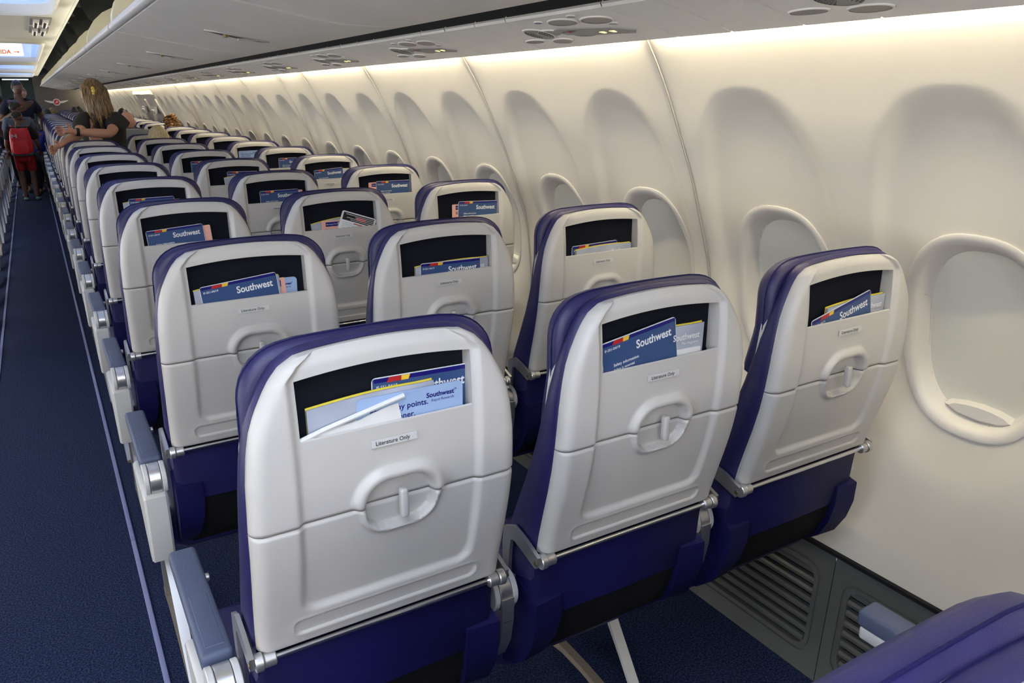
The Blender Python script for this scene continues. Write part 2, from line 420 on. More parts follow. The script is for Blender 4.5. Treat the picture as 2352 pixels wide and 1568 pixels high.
# ------------------------------------------------------------------ overhead bins and service panels
BP = 1.626; BW = 2.29
belly = [(1.045, 1.740), (1.035, 1.728), (1.0, 1.7215), (.93, 1.719), (.86, 1.719), (.80, 1.7225), (.73, 1.732), (.66, 1.745), (.59, 1.757), (.52, 1.769), (.46, 1.779), (.41, 1.788), (.375, 1.795)]
lipc = (.362, 1.812)
def bin_parts(root, L, side, openb=True):
    sg = (lambda x: x-.7) if side > 0 else (lambda x: -(x-.7))
    z0 = 0
    mb = MB(); n = len(belly)
    ys = [0, .006, L-.006, L]
    rings = []
    for y, d in zip(ys, (.006, 0, 0, .006)):
        rings.append([(sg(x), y, z+d) for x, z in belly]+[(sg(.375), y, 1.83), (sg(.45), y, 1.815), (sg(.66), y, 1.775), (sg(.9), y, 1.75), (sg(1.045), y, 1.765)])
    mb.loft(rings, 'belly'); mb.build('bin_belly', root, 35)
    mb = MB()
    mb.tube([(sg(lipc[0]), .002, lipc[1]), (sg(lipc[0]), L-.002, lipc[1])], .017, 'binlip', 14); mb.build('bin_lip', root)
    # latch in the belly
    lt = MB(); cy = L*.52
    pts = [(-.115, 0), (-.09, .030), (-.04, .046), (.04, .046), (.09, .030), (.115, 0), (.06, -.020), (-.06, -.020)]
    def zb(x): return float(np.interp(x, [p[0] for p in belly[::-1]], [p[1] for p in belly[::-1]]))
    f = lambda k, dz: [(sg(.70+p[0]*k), cy+p[1]*k, zb(.70+p[0]*k)+dz) for p in pts]
    lt.loft([f(1, .002), f(1, -.004), f(.90, -.0045), f(.86, -.001)], 'metal', cap=False)
    lt.add(f(.88, -.0022), [tuple(range(8))], 'latchdark')
    lt.box(*sorted((sg(.655), sg(.668))), cy-.018, cy+.03, zb(.66)-.012, zb(.66), 'screw'); lt.box(*sorted((sg(.70), sg(.79))), cy-.016, cy+.004, zb(.74)-.008, zb(.74)-.001, 'metal')
    lt.build('bin_latch', root)
    # cream curved end panel at the near end
    if openb:
        ep = [(.365, 1.825), (.372, 1.87), (.39, 1.92), (.42, 1.965), (.47, 2.01), (.54, 2.045), (.62, 2.06), (.9, 2.06), (.9, 1.76), (.66, 1.78), (.45, 1.815)]
        mb = MB(); mb.loft([[(sg(x), y, z) for x, z in ep] for y in (.004, .02)], 'bincream'); mb.build('end_panel', root)
        arc = ep[:7]
        mb = MB(); mb.loft([[(sg(x), .02, z), (sg(x), .10, z-.002), (sg(x+.012), .10, z-.006), (sg(x+.012), .02, z-.006)] for x, z in arc], 'bincream'); mb.build('end_rim', root)
bn = ['first', 'second', 'third', 'fourth', 'fifth', 'sixth', 'seventh', 'eighth', 'ninth', 'tenth', 'eleventh', 'twelfth', 'thirteenth', 'fourteenth', 'fifteenth', 'sixteenth', 'seventeenth', 'eighteenth', 'nineteenth', 'twentieth', 'twenty-first', 'twenty-second', 'twenty-third', 'twenty-fourth', 'twenty-fifth', 'twenty-sixth', 'twenty-seventh', 'twenty-eighth', 'twenty-ninth', 'thirtieth']
starts = [BW+BP*k for k in range(-3, 14) if BW+BP*k < YE-.3]
for side, word in ((1, 'right'), (-1, 'left')):
    proto = None
    for i, y in enumerate(starts):
        L = min(BP, YE-y)-.026
        x = .7 if side > 0 else 2*AX-.7; y += .004
        if proto is None or L < BP-.1:
            r = empty('overhead_bin', (x, y+.009, 0)); bin_parts(r, L, side)
            if proto is None: proto = r
        else:
            r = copy_tree(proto); r.location = (x, y+.009, 0)
        if i < 3: w = ['behind the camera', 'beside the camera', 'nearest in the picture'][i]
        else: w = '%s %s from the camera' % (bn[i-2], 'along the row' if side > 0 else 'on the left side')
        tag(r, 'grey open overhead bin above the %s seats, %s' % (word, w), 'overhead bin', 'overhead bins above the %s seats' % word)
mb = MB()
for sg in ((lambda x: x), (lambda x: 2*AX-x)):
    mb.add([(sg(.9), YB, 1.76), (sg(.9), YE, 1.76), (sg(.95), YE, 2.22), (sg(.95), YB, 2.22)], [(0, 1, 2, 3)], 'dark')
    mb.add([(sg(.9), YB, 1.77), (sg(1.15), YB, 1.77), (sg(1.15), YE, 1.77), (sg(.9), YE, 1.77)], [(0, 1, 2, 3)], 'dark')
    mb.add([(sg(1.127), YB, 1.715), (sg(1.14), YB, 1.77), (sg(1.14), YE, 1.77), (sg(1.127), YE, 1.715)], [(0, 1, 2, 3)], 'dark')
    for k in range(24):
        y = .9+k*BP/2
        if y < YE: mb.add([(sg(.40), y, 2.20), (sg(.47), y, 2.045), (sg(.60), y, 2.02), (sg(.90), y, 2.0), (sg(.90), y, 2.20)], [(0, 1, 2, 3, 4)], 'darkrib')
tag(mb.build('trim_%d' % ti, smooth=0), kind='structure'); ti += 1
for side in (1, -1):
    sg = (lambda x: x) if side > 0 else (lambda x: 2*AX-x)
    for k in range(16):
        y = BW+BP*(k-2)+.12
        if y+1.4 > YE: break
        mb = MB(); mb.box(*sorted((sg(.392), sg(.404))), y, y+1.38, 1.832, 1.842, 'uplight'); tag(mb.build('trim_%d' % ti), kind='structure'); ti += 1
# service panel strip
PSP = [(1.124, 1.722), (1.118, 1.716), (1.122, 1.7095), (1.14, 1.706), (1.20, 1.694), (1.26, 1.680), (1.31, 1.667), (1.340, 1.657), (1.350, 1.6545), (1.352, 1.659), (1.34, 1.675)]
def psu_z(x): return float(np.interp(x, [p[0] for p in PSP[2:9]], [p[1] for p in PSP[2:9]]))
def psu_strip(root, L, side):
    sg = (lambda x: x-1.2) if side > 0 else (lambda x: -(x-1.2))
    mb = MB()
    cuts = [0, L*.18, L*.62, L*.80, L]
    for a, b in zip(cuts[:-1], cuts[1:]):
        mb.loft([[(sg(x), y, z+d) for x, z in PSP] for y, d in ((a+.0015, .003), (a+.004, 0), (b-.004, 0), (b-.0015, .003))], 'psu', cap=False, close=False)
    mb.add([(sg(x), y, z+.006) for y in (0, L) for x, z in ((1.127, 1.710), (1.20, 1.694), (1.26, 1.680), (1.335, 1.6595))], [(0, 1, 5, 4), (1, 2, 6, 5), (2, 3, 7, 6)], 'dark')
    mb.build('panel_strip', root, 35)
    def disc(x, y, rx, ry, m, dz, name, mb=None, n=24):
        own = mb is None; mb = mb or MB()
        pt = lambda k, d, s_: (sg(x+rx*s_*math.cos(2*PI*k/n)), y+ry*s_*math.sin(2*PI*k/n), psu_z(x+rx*s_*math.cos(2*PI*k/n))+d)
        mb.loft([[pt(k, .001, 1.08) for k in range(n)], [pt(k, -.0025, 1.05) for k in range(n)], [pt(k, -.0025, .98) for k in range(n)], [pt(k, dz-.003, .95) for k in range(n)]], 'psu', cap=False)
        mb.add([pt(k, dz-.0022, .97) for k in range(n)], [tuple(range(n))], m)
        if own: return mb.build(name, root, 35)
        return mb
    cy = L*.40
    for dy, dx, rx, ry in ((-.02, 1.175, .026, .055), (.10, 1.19, .026, .055), (-.05, 1.265, .022, .05), (-.17, 1.235, .022, .05), (-.20, 1.30, .017, .045), (-.32, 1.285, .014, .045)):
        disc(dx, cy-dy, rx, ry, 'psudark', 0, 'reading_light')
    disc(1.155, cy+.10, .009, .016, 'purple', 0, 'call_button'); disc(1.145, cy-.06, .009, .016, 'psumid', 0, 'call_button')
    disc(1.225, cy-.12, .008, .016, 'psumid', 0, 'call_button')
    mb = disc(1.235, cy+.22, .042, .050, 'psumid', 0, 'speaker_grille', MB())
    for rr_ in (.015, .023, .031, .038):
        for k in range(10):
            a0 = PI/2-1.0+2.0*k/10; 
            for s_ in (1, -1):
                pts = []
                for a, r in ((a0, rr_), (a0+.13, rr_), (a0+.13, rr_+.004), (a0, rr_+.004)):
                    X = 1.235+r*math.cos(a)*.85; Y = cy+.22+s_*r*math.sin(a)*1.1; pts.append((sg(X), Y, psu_z(X)-.0032))
                mb.add(pts, [(0, 1, 2, 3)], 'dark')
    mb.build('speaker_grille', root, 35)
    mb = MB()
    f = lambda x, y, d=-.003: (sg(x), cy+y, psu_z(x)+d)
    P = [(1.225, .145), (1.215, .10), (1.245, -.08), (1.28, -.14), (1.295, -.12), (1.28, .03), (1.26, .12)]
    mb.loft([[f(*p, 0) for p in P], [f(*p) for p in P]], 'psumid')
    mb.add([f(1.232, .11, -.004), f(1.232, .05, -.004), f(1.240, .05, -.004), f(1.240, .11, -.004)], [(0, 1, 2, 3)], 'p_black')
    mb.add([f(1.230, .086, -.005), f(1.230, .074, -.005), f(1.244, .074, -.005), f(1.244, .086, -.005)], [(0, 1, 2, 3)], 'red')
    for y0 in (-.035, -.075):
        for k in range(3):
            mb.add([f(1.262+.004*k, y0+.02-.004*k, -.004), f(1.262+.004*k, y0, -.004), f(1.265+.004*k, y0, -.004), f(1.265+.004*k, y0+.02-.003*k, -.004)], [(0, 1, 2, 3)], 'psuglow')
    mb.build('lit_sign', root, 0)
PP = .955
ps = [1.32+PP*k for k in range(-4, 24) if 1.32+PP*k < YE-.9]
for side, word in ((1, 'right'), (-1, 'left')):
    proto = None
    for i, y in enumerate(ps):
        x = 1.2 if side > 0 else 2*AX-1.2
        if proto is None: r = proto = empty('service_panel', (x, y, 0)); psu_strip(r, PP-.002, side)
        else: r = copy_tree(proto); r.location = (x, y, 0)
        if i < 3: w = '%s behind the camera' % ['furthest', 'second furthest', 'just'][i]
        elif i == 3: w = 'cut by the top edge'
        else: w = '%s along from the camera' % bn[i-4]
        tag(r, 'grey service panel with round lights over the %s seats, %s' % (word, w), 'service panel', 'passenger service panels over the %s seats' % word)
# cove lamps on top of the wall panels
for side in (1, -1):
    sg = (lambda x: x) if side > 0 else (lambda x: 2*AX-x)
    for i, (a, b) in enumerate(zip(SEAMS[:-1], SEAMS[1:])):
        mb = MB(); mb.box(*sorted((sg(1.350), sg(1.362))), a+.035, b-.035, 1.672, 1.68, 'cove')
        tag(mb.build('trim_%d' % ti), kind='structure'); ti += 1
    mb = MB(); mb.box(*sorted((sg(1.29), sg(1.375))), YB, YE, 1.715, 1.72, 'psu'); tag(mb.build('trim_%d' % ti), kind='structure'); ti += 1

# ------------------------------------------------------------------ exit doors in the right wall, bulkhead, galley
for i in range(2):
    y0 = EX0+.08+i*1.08; e = empty('door_%d' % (i+1), (0, y0, 0)); e['kind'] = 'structure'
    zs = list(np.linspace(.42, 1.50, 22)); X = [float(prof_s(np.array([z]))[0]) for z in zs]
    mb = MB()
    R = lambda dx, y: [(x+dx, y, z) for x, z in zip(X, zs)]
    mb.loft([R(0, .02), R(-.022, .03), R(-.022, .12), R(-.012, .15), R(-.012, .80), R(-.022, .83), R(-.022, .92), R(0, .93)], 'wall', cap=False, close=False)
    mb.build('door_frame', e)
    mb = MB(); mb.loft([[(from_z(1.54)+d-.02, y, z) for d, z in ((-.03, 1.56), (-.03, 1.60), (.03, 1.61), (.03, 1.55))] for y in (.02, .93)], 'frame'); mb.build('door_header', e)
    mb = MB(); x = float(from_z(1.36))-.03; mb.rbox(x-.03, x, .30, .66, 1.30, 1.40, .01, 'capwhite'); mb.rbox(x-.045, x-.02, .36, .60, 1.33, 1.36, .006, 'metal'); mb.build('door_handle', e)
mb = MB()
zs = list(np.linspace(0, 1.70, 20))
poly = [(.20, 2.22), (.20, 0)]+[(float(prof_s(np.array([max(z, .39)]))[0])+.05, z) for z in zs]+[(1.40, 2.22)]
mb.add([(x, YE-.02, z) for x, z in poly]+[(x, YE+.04, z) for x, z in poly], [tuple(range(len(poly))), tuple(range(2*len(poly)-1, len(poly)-1, -1)), (0, len(poly), len(poly)+1, 1)], 'bulk')
tag(mb.build('wall_front', smooth=0), kind='structure')
mb = MB(); poly2 = [(2*AX-x, z) for x, z in poly]
mb.add([(x, YE-.02, z) for x, z in poly2], [tuple(range(len(poly2)))], 'bulk'); mb.box(-.55, .25, YE+1.9, YE+1.95, 0, 2.2, 'teal'); mb.box(-.6, -.53, YE, YE+2, 0, 2.2, 'teal'); mb.box(.22, .26, YE+.05, YE+2, 0, 2.2, 'teal')
tag(mb.build('wall_galley', smooth=0), kind='structure')
mb = MB(); mb.box(-.45, .12, YE+.3, YE+.5, 1.96, 1.98, 'galleylight'); tag(mb.build('galley_lamp'), 'bright white galley lamp at the far end of the aisle', 'light')
# emblem on the bulkhead
e = empty('wing_emblem', (.655, YE-.025, 1.412)); e.scale = (.80, 1, .80)
n = 28
mb = MB(); mb.loft([[(r*math.cos(2*PI*k/n), y, r*math.sin(2*PI*k/n)) for k in range(n)] for r, y in ((.105, 0), (.105, -.012), (.080, -.012), (.078, -.002))], 'silver', cap=False); mb.build('ring', e)
mb = MB(); mb.loft([[(r*math.cos(2*PI*k/n), y, r*math.sin(2*PI*k/n)) for k in range(n)] for r, y in ((.079, -.001), (.079, -.006), (.02, -.012))], 'red'); mb.build('round_centre', e)
mb = MB(); mb.tube([(-.03, -.014, -.03), (.03, -.014, .03)], .014, 'silver', 8); mb.tube([(.0, -.014, .035), (.035, -.014, -.01)], .01, 'silver', 8); mb.build('centre_mark', e)
for s_ in (-1, 1):
    mb = MB(); wp = [(.10, .028), (.20, .045), (.345, .06), (.31, .03), (.25, .0), (.18, -.028), (.10, -.035)]
    mb.loft([[(s_*x, y, z) for x, z in wp] for y in (0, -.01)], 'silver'); mb.build('wing', e)
tag(e, 'silver winged emblem with a red round centre on the forward bulkhead', 'emblem')

# ------------------------------------------------------------------ the seat
ZB = .744
RT = np.array([(-.32, .05), (-.2, .018), (-.1, .008), (0, 0), (.05, -.013), (.1, -.028), (.15, -.043), (.2, -.055), (.25, -.0625), (.30, -.066), (.36, -.067), (.42, -.064), (.48, -.058), (.6, -.05)])
def rear(z): return sum(np.interp(np.asarray(z, float)+d, RT[:, 0], RT[:, 1]) for d in (-.03, -.015, 0, .015, .03))/5
WT = np.array([(-.3, .200), (0, .2005), (.10, .2015), (.23, .2015), (.30, .199), (.34, .1945), (.38, .187), (.41, .1785), (.435, .167), (.452, .155), (.465, .141), (.474, .120), (.48, .10)])
def halfw(z): return np.interp(z, WT[:, 0], WT[:, 1])
TOP = .474
def rrsdf(x, z, cx, cz, hx, hz, r):
    qx = np.abs(x-cx)-hx+r; qz = np.abs(z-cz)-hz+r
    return np.hypot(np.maximum(qx, 0), np.maximum(qz, 0))+np.minimum(np.maximum(qx, qz), 0)-r
def hfield(x, z):
    h = np.zeros_like(x)
    d = rrsdf(x, z, 0, .468, .140, .400, .028)
    h -= .0085*sst(.001, -.011, d)
    d = rrsdf(x, z, .010, .228, .058, .045, .040)
    up = sst(.215, .245, z)
    sgm = .0050+.004*up; off = -.001+.005*up
    h += (.0075+.003*up)*np.exp(-(np.abs(d-off)/sgm)**3)
    h -= .0085*sst(-.0045, -.0075, d)
    d = rrsdf(x, z, 0, .043, .150, .014, .012)
    h += -.0032*sst(.0005, -.003, d)+.0012*np.exp(-((d-.002)/.002)**2)
    return h
def fine(a, b, zones, coarse=.012):
    pts = [a]; 
    while pts[-1] < b-1e-6:
        p = pts[-1]; st = coarse
        for z0, z1, s_ in zones:
            if z0-s_ < p < z1: st = min(st, s_)
            elif p < z0: st = min(st, max(z0-p, s_))
        pts.append(min(b, p+st))
    return np.array(pts)
def shell_grid(z0, z1, lower):
    xs_half = fine(0, .2015, [(0, .076, .003), (.118, .152, .003), (.176, .19, .005), (.19, .2015, .0028)])
    xs = np.concatenate([-xs_half[::-1][:-1], xs_half])
    if lower: zs = fine(z0, z1, [(.0085, .014, .002), (.024, .062, .0025), (.062, .084, .0035), (.175, .222, .003), (.222, .23, .002)])
    else: zs = fine(z0, z1, [(.23, .24, .002), (.24, .290, .003), (.345, .3531, .002), (.444, .452, .003), (.455, TOP, .003)])
    if not lower:
        zs = np.unique(np.concatenate([zs[(np.abs(zs-.353) > .0012) & (np.abs(zs-.445) > .0016)], [.353, .445]]))
    X0, Z = np.meshgrid(xs, zs)
    wz = halfw(Z); t = np.minimum(.140, wz-.018); ax = np.abs(X0)
    X = np.sign(X0)*np.where(ax < .14, ax*t/.14, t+(ax-.14)*(wz-t)/(.2015-.14))
    # arch of the top and of the pocket opening
    arch = -.012*(X/.15)**2*sst(.353, .445, Z)
    H = hfield(X0 if True else X, Z)
    # rounding at the outer border
    d = np.minimum(wz-np.abs(X), (TOP+.002-Z)*1.0)
    Rr = .020; dd = np.clip(d, 0, Rr); H -= Rr-np.sqrt(np.maximum(Rr**2-(Rr-dd)**2, 0))
    for zz, sg in ((.229, 1), (.231, -1)):
        pass
    e = np.abs(Z-(z1 if lower else z0)); H -= .0035*sst(.004, 0, e)
    if lower: H -= .004*sst(.005, 0, np.abs(Z-z0))
    Zw = Z+arch
    Y = rear(Z)-H
    return xs, zs, X, Y, Zw
def build_shell(lower, root):
    z0, z1 = (.0085, .2285) if lower else (.2310, TOP)
    xs, zs, X, Y, Z = shell_grid(z0, z1, lower)
    nx, nz = len(xs), len(zs); V = np.stack([X, Y, Z], -1).reshape(-1, 3); fs = []
    hole = lambda i, j: (not lower) and .3525 < (zs[i]+zs[i+1])/2 < .4455 and abs((xs[j]+xs[j+1])/2) < .1285
    key = 'tray' if lower else 'shell'
    for i in range(nz-1):
        for j in range(nx-1):
            if hole(i, j): continue
            fs.append((i*nx+j, i*nx+j+1, (i+1)*nx+j+1, (i+1)*nx+j))
    mb = MB(); mb.add(V.tolist(), fs, key)
    # border rim going forward
    idx = [j for j in range(nx)]+[i*nx+nx-1 for i in range(1, nz)]+[(nz-1)*nx+j for j in range(nx-2, -1, -1)]+[i*nx for i in range(nz-2, 0, -1)]
    dep = .018 if lower else .045
    B = [tuple(V[k]) for k in idx]
    def fwd(dy, k=1.0): return [(p[0], p[1]+dy, p[2]) for p in B]
    if lower:
        rings = [B, fwd(.004), fwd(dep)]
    else: rings = [B, fwd(.004), fwd(dep)]
    mb.loft(rings, key, cap=False)
    if not lower:
        # pocket walls
        jl = [j for j in range(nx) if abs(xs[j]) <= .1285+1e-6]
        j0 = min(j for j in range(nx-1) if hole(int(np.argmin(abs(zs-.4))), j)); j1 = max(j for j in range(nx-1) if hole(int(np.argmin(abs(zs-.4))), j))+1
        i0 = int(np.argmin(abs(zs-.353))); i1 = int(np.argmin(abs(zs-.445)))
        loop = [(i0, j) for j in range(j0, j1+1)]+[(i, j1) for i in range(i0+1, i1+1)]+[(i1, j) for j in range(j1-1, j0-1, -1)]+[(i, j0) for i in range(i1-1, i0, -1)]
        P = [tuple(V[i*nx+j]) for i, j in loop]; low = [i == i0 for i, j in loop]
        r1 = [(p[0], p[1]+.003, p[2]+(.0015 if l else -.001)) for p, l in zip(P, low)]
        r2 = [(p[0], p[1]+.008, p[2]-(.002 if l else 0)) for p, l in zip(P, low)]
        yb = -.028
        r3 = [(p[0], (p[1]+.010) if l else yb, p[2]-(.055 if l else 0)) for p, l in zip(P, low)]
        mb.loft([P, r1, r2, r3], key, cap=False)
        # lining
        lb = MB(); xa = V[i0*nx+j0][0]-.002; xb = V[i0*nx+j1][0]+.002
        lb.box(xa-.004, xb+.004, yb-.0015, yb+.0025, .28, .447, 'lining')
        lb.add([(xa, yb, .292), (xb, yb, .292), (xb, -.052, .292), (xa, -.052, .292)], [(0, 1, 2, 3)], 'lining')
        lb.add([(xa, yb, .292), (xa, -.052, .292), (xa, -.052, .352), (xa, yb, .352)], [(0, 1, 2, 3)], 'shell')
        lb.add([(xb, yb, .292), (xb, -.052, .292), (xb, -.052, .352), (xb, yb, .352)], [(0, 1, 2, 3)], 'shell')
        lb.build('pocket_lining', root, 0)
    o = mb.build('tray_table' if lower else 'back_shell', root, 50)
    return o
def outline(off, z0, z1=TOP, n=26, wadd=0):
    """closed outline (x,z): up the left side, over the top, down the right side"""
    zz = list(np.linspace(z0, .38, 10))+list(np.linspace(.395, TOP-.001, 10))
    L = [(-(float(halfw(z))+off+wadd), z+ (0 if z < .38 else off*(z-.38)/(TOP-.38)) -.012*(float(halfw(z))/.15)**2*float(sst(.353, .445, np.array(z)))) for z in zz]
    topz = TOP+off; xe = .105+off*.7
    T = [(x, topz-.012*(x/.15)**2+.0015) for x in np.linspace(-xe, xe, 9)]
    return L+T+[(-x, z) for x, z in L[::-1]]
def loft_back(mb, rings, m):
    """rings: list of (offset, y-extra func or value, z0)"""
    out = []
    for off, dy, z0 in rings:
        out.append([(x, float(rear(z))+ (dy(z) if callable(dy) else dy), z) for x, z in outline(off, z0)])
    mb.loft(out, m, cap=False)
    n = len(out[0]); mb.add(out[-1], [tuple(range(n))], m)
def make_seat(kind):
    """kind: 'aisle', 'middle', 'window'"""
    root = empty('airplane_seat', (0, 0, 0))
    z_up = Matrix.Translation((0, 0, ZB))
    parts = []
    def P(mb, name, smooth=40, parent=None):
        o = mb.build(name, parent or root, smooth)
        if parent is None: o.location = (0, 0, ZB)
        return o
    o = build_shell(False, root); o.location = (0, 0, ZB); 
    for ch in root.children:
        if ch.name.startswith('pocket_lining'): ch.location = (0, 0, ZB)
    tray = build_shell(True, root); tray.location = (0, 0, ZB)
    # shell behind the tray edge (second strip seen at the side) joins the back shell look
    mb = MB(); zz = list(np.linspace(.012, .235, 8))
    for s_ in (-1, 1):
        mb.loft([[(s_*.1985, float(rear(z))+.030, z), (s_*.1985, float(rear(z))+.056, z), (s_*.12, float(rear(z))+.056, z), (s_*.12, float(rear(z))+.030, z)] for z in zz], 'shell')
    P(mb, 'side_strip')
    # latch
    mb = MB(); yl = float(rear(.23))
    mb.rbox(.0045, .0165, yl-.0095, yl+.004, .207, .252, .004, 'latch'); mb.build('tray_latch', tray)
    # placard
    mb = MB(); yl = float(rear(.33))+.0058
    mb.box(-.014-.018, .036-.004+.004, yl-.0006, yl+.001, .3225, .3335, 'label'); put_text(mb, 'Literature Only', .0088, -.026, .3253, yl-.0009, 'ink', .00012, sx=.92); P(mb, 'placard', 0)
    # bar
    mb = MB(); mb.tube([(-.186, 0, 0), (.186, 0, 0)], .0052, 'chrome', 10); P(mb, 'hinge_bar')
    for s_ in (-1, 1):
        mb = MB(); mb.cylx(*sorted((s_*.178, s_*.196)), 0, 0, .0115, 'metal'); mb.cylx(*sorted((s_*.1965, s_*.209)), 0, 0, .0140, 'metal')
        mb.strapx([(-.002, .0), (.04, .014), (.075, .022), (.098, .012), (.104, -.02), (.106, -.07), (.110, -.12)], [.027, .030, .030, .030, .026, .020, .014], *sorted((s_*.2095, s_*.2165)), 'metal')
        mb.cylx(*sorted((s_*.2165, s_*.218)), 0, 0, .005, 'screw', 12, .0005)
        P(mb, 'hinge_bracket')
    # backrest cushion
    th = lambda z: .125-.075*max(0, min(1, z/.40))
    mb = MB()
    loft_back(mb, [(-.03, .047, .0), (-.012, .046, -.02), (-.006, .036, -.03), (.0005, .026, -.05), (.004, .031, -.06), (.0045, lambda z: th(z)*.72, -.08), (.003, lambda z: th(z)*.87, -.08), (-.001, lambda z: th(z)*.98, -.06), (-.022, lambda z: th(z)+.002, -.02), (-.08, lambda z: th(z)+.004, .04)], 'leather')
    P(mb, 'backrest', 55)
    # headrest pad
    def hr(off, zlo):
        zz = np.linspace(zlo, .41, 8); L = [(-(.194+off-.010*((z-.33)/.1)**2*(1 if z < .33 else .35)), z) for z in zz]
        for k in range(1, 8):
            a = PI/2*k/8; L.append((-(.115+(.076+off)*math.cos(a)), .41+(.068+off)*math.sin(a)))
        T = [(x, .479+off+.003*(1-(x/.13)**2)) for x in np.linspace(-.105, .105, 7)]
        return L+T+[(-x, z) for x, z in L[::-1]]
    rings = []
    for off, dy, zlo in ((-.040, .048, .285), (-.016, .047, .262), (-.006, .050, .250), (-.002, .060, .247), (-.005, .078, .250), (-.016, .092, .262), (-.050, .099, .29)):
        rings.append([(x, float(rear(z))+dy+.022*max(0, (.34-z)/.09), z) for x, z in hr(off, zlo)])
    mb = MB(); mb.loft(rings, 'leather'); h = P(mb, 'headrest', 55)
    mb = MB()
    rg = [(x*1.0, float(rear(z))+.0605+.022*max(0, (.34-z)/.09), z) for x, z in hr(-.0015, .247)]
    mb.tube([p for p in rg], .0012, 'cover', 5); mb.build('piping', h)
    # lower cover
    mb = MB()
    zz = list(np.linspace(-.008, -.145, 8))
    rings = []
    def cov(z, w0=.203): return [(-w0, float(rear(z))+.085, z), (-w0, float(rear(z))+.030, z), (-w0+.012, float(rear(z))+.016, z), (0, float(rear(z))+.012, z), (w0-.012, float(rear(z))+.016, z), (w0, float(rear(z))+.030, z), (w0, float(rear(z))+.085, z)]
    mb.loft([cov(z) for z in zz], 'cover', cap=True)
    for s_ in (-1, 1):   # side flaps reaching down
        fl = []
        for z, w, y in ((-.10, .060, .012), (-.15, .062, .014), (-.20, .058, .028), (-.25, .05, .055), (-.29, .04, .10), (-.31, .03, .16)):
            fl.append([(s_*.207, y, z), (s_*(.207-w), y+.006, z), (s_*(.207-w), y+.03, z+.01), (s_*.207, y+.07, z+.02)])
        mb.loft(fl, 'cover')
    P(mb, 'lower_cover', 50)
    mb = MB(); mb.loft([[(-.175, y, z), (.175, y, z), (.175, y+.02, z+.012), (-.175, y+.02, z+.012)] for y, z in ((.03, -.135), (.045, -.19), (.08, -.26), (.14, -.32), (.24, -.342), (.55, -.342))], 'net'); P(mb, 'seat_netting', 50)
    # seat cushion
    mb = MB(); mb.rbox(-.222, .222, .13, .52, -.335, -.23, .035, 'leather', 4); P(mb, 'seat_cushion', 55)
    # armrests
    def armrest(x0, x1, aisle, name):
        a = empty(name, (0, 0, ZB)); a.parent = root
        ye = .43 if kind == 'window' else .475
        mb = MB(); mb.rbox(x0, x1, .125, ye, -.088, -.055, .008, 'armpad')
        xi0, xi1 = x0+.010, x1-.010
        mb.rbox(xi0, xi1, .145, .30, -.056, -.0535, .0011, 'armpad')
        p = mb.build('armrest_pad', a)
        mb = MB(); mb.rbox(x0+.003, x1-.003, .10, ye-.005, -.112, -.087, .006, 'capwhite'); mb.build('armrest_body', a)
        mb = MB(); w = x1-x0
        mb.cylx(x0, x0+w*.22, .088, -.092, .038, 'capwhite', 28); mb.cylx(x0+w*.24, x1-w*.24, .088, -.092, .0375, 'metal', 28); mb.cylx(x1-w*.22, x1, .088, -.092, .038, 'capwhite', 28); mb.build('pivot_drum', a)
        if aisle:
            mb = MB(); mb.prismx([(.055, -.13), (.062, -.20), (.075, -.27), (.098, -.325), (.125, -.325), (.20, -.27), (.28, -.19), (.30, -.14), (.27, -.118), (.08, -.118)], x0-.008, x1-.004, 'capwhite', .005); mb.build('end_panel', a)
            mb = MB(); mb.cylx(x1, x1+.012, .42, -.10, .008, 'metal', 12); mb.build('adjust_button', a)
        else:
            mb = MB(); mb.strapx([(.050, -.092), (.052, -.14), (.062, -.19), (.085, -.235), (.125, -.275)], [.006, .006, .006, .006, .004], x0+w*.25, x1-w*.25, 'metal'); mb.build('rear_strap', a)
            mb = MB(); mb.strapx([(.054, -.14), (.066, -.19), (.090, -.235), (.130, -.275)], .01, x0+w*.3, x1-w*.3, 'net'); mb.build('strap_core', a)
    if kind == 'aisle':
        armrest(-.268, -.218, True, 'aisle_armrest'); armrest(.222, .270, False, 'armrest')
    elif kind == 'middle': armrest(.222, .270, False, 'armrest')
    else: armrest(.212, .245, False, 'armrest')
    # legs
    def leg(x):
        lm = 'metal' if x < 0 else 'capwhite'
        mb = MB(); mb.strapx([(.40, -.34), (.335, -.40), (.276, -.484), (.235, -.54), (.193, -.60), (.14, -.67), (.09, -.738)], [.05, .018, .012, .010, .010, .012, .02], x-.013, x+.013, lm); P(mb, 'leg')
        mb = MB(); mb.strapx([(.56, -.70), (.49, -.692), (.40, -.694), (.30, -.704), (.20, -.722), (.08, -.738)], [.03, .02, .018, .018, .018, .012], x-.012, x+.012, 'legbrown'); mb.strapx([(.47, -.34), (.49, -.50), (.52, -.70)], [.05, .03, .03], x-.012, x+.012, 'metal'); P(mb, 'leg_foot')
    if kind == 'aisle': leg(-.225)
    if kind == 'middle': leg(.195)
    mb = MB(); mb.tube([(-.235, .36, -.345), (.215, .36, -.345)], .016, 'metal', 10); mb.tube([(-.235, .50, -.345), (.215, .50, -.345)], .016, 'metal', 10); P(mb, 'cross_tube')
    return root
protos = {k: make_seat(k) for k in ('aisle', 'middle', 'window')}
RP = .8128; Y0 = .994
XC = {'aisle': .361, 'middle': .852, 'window': 1.342}
rown = ['the nearest full row', 'the second row', 'the third row', 'the fourth row', 'the fifth row', 'the sixth row', 'the seventh row', 'the eighth row', 'the ninth row', 'the tenth row']
def rname(k):
    if k < 0: return "the camera's own row"
    if k < 10: return rown[k]
    return 'the %s row' % bn[k]
NR = 28
used = set(); SEAT = {}
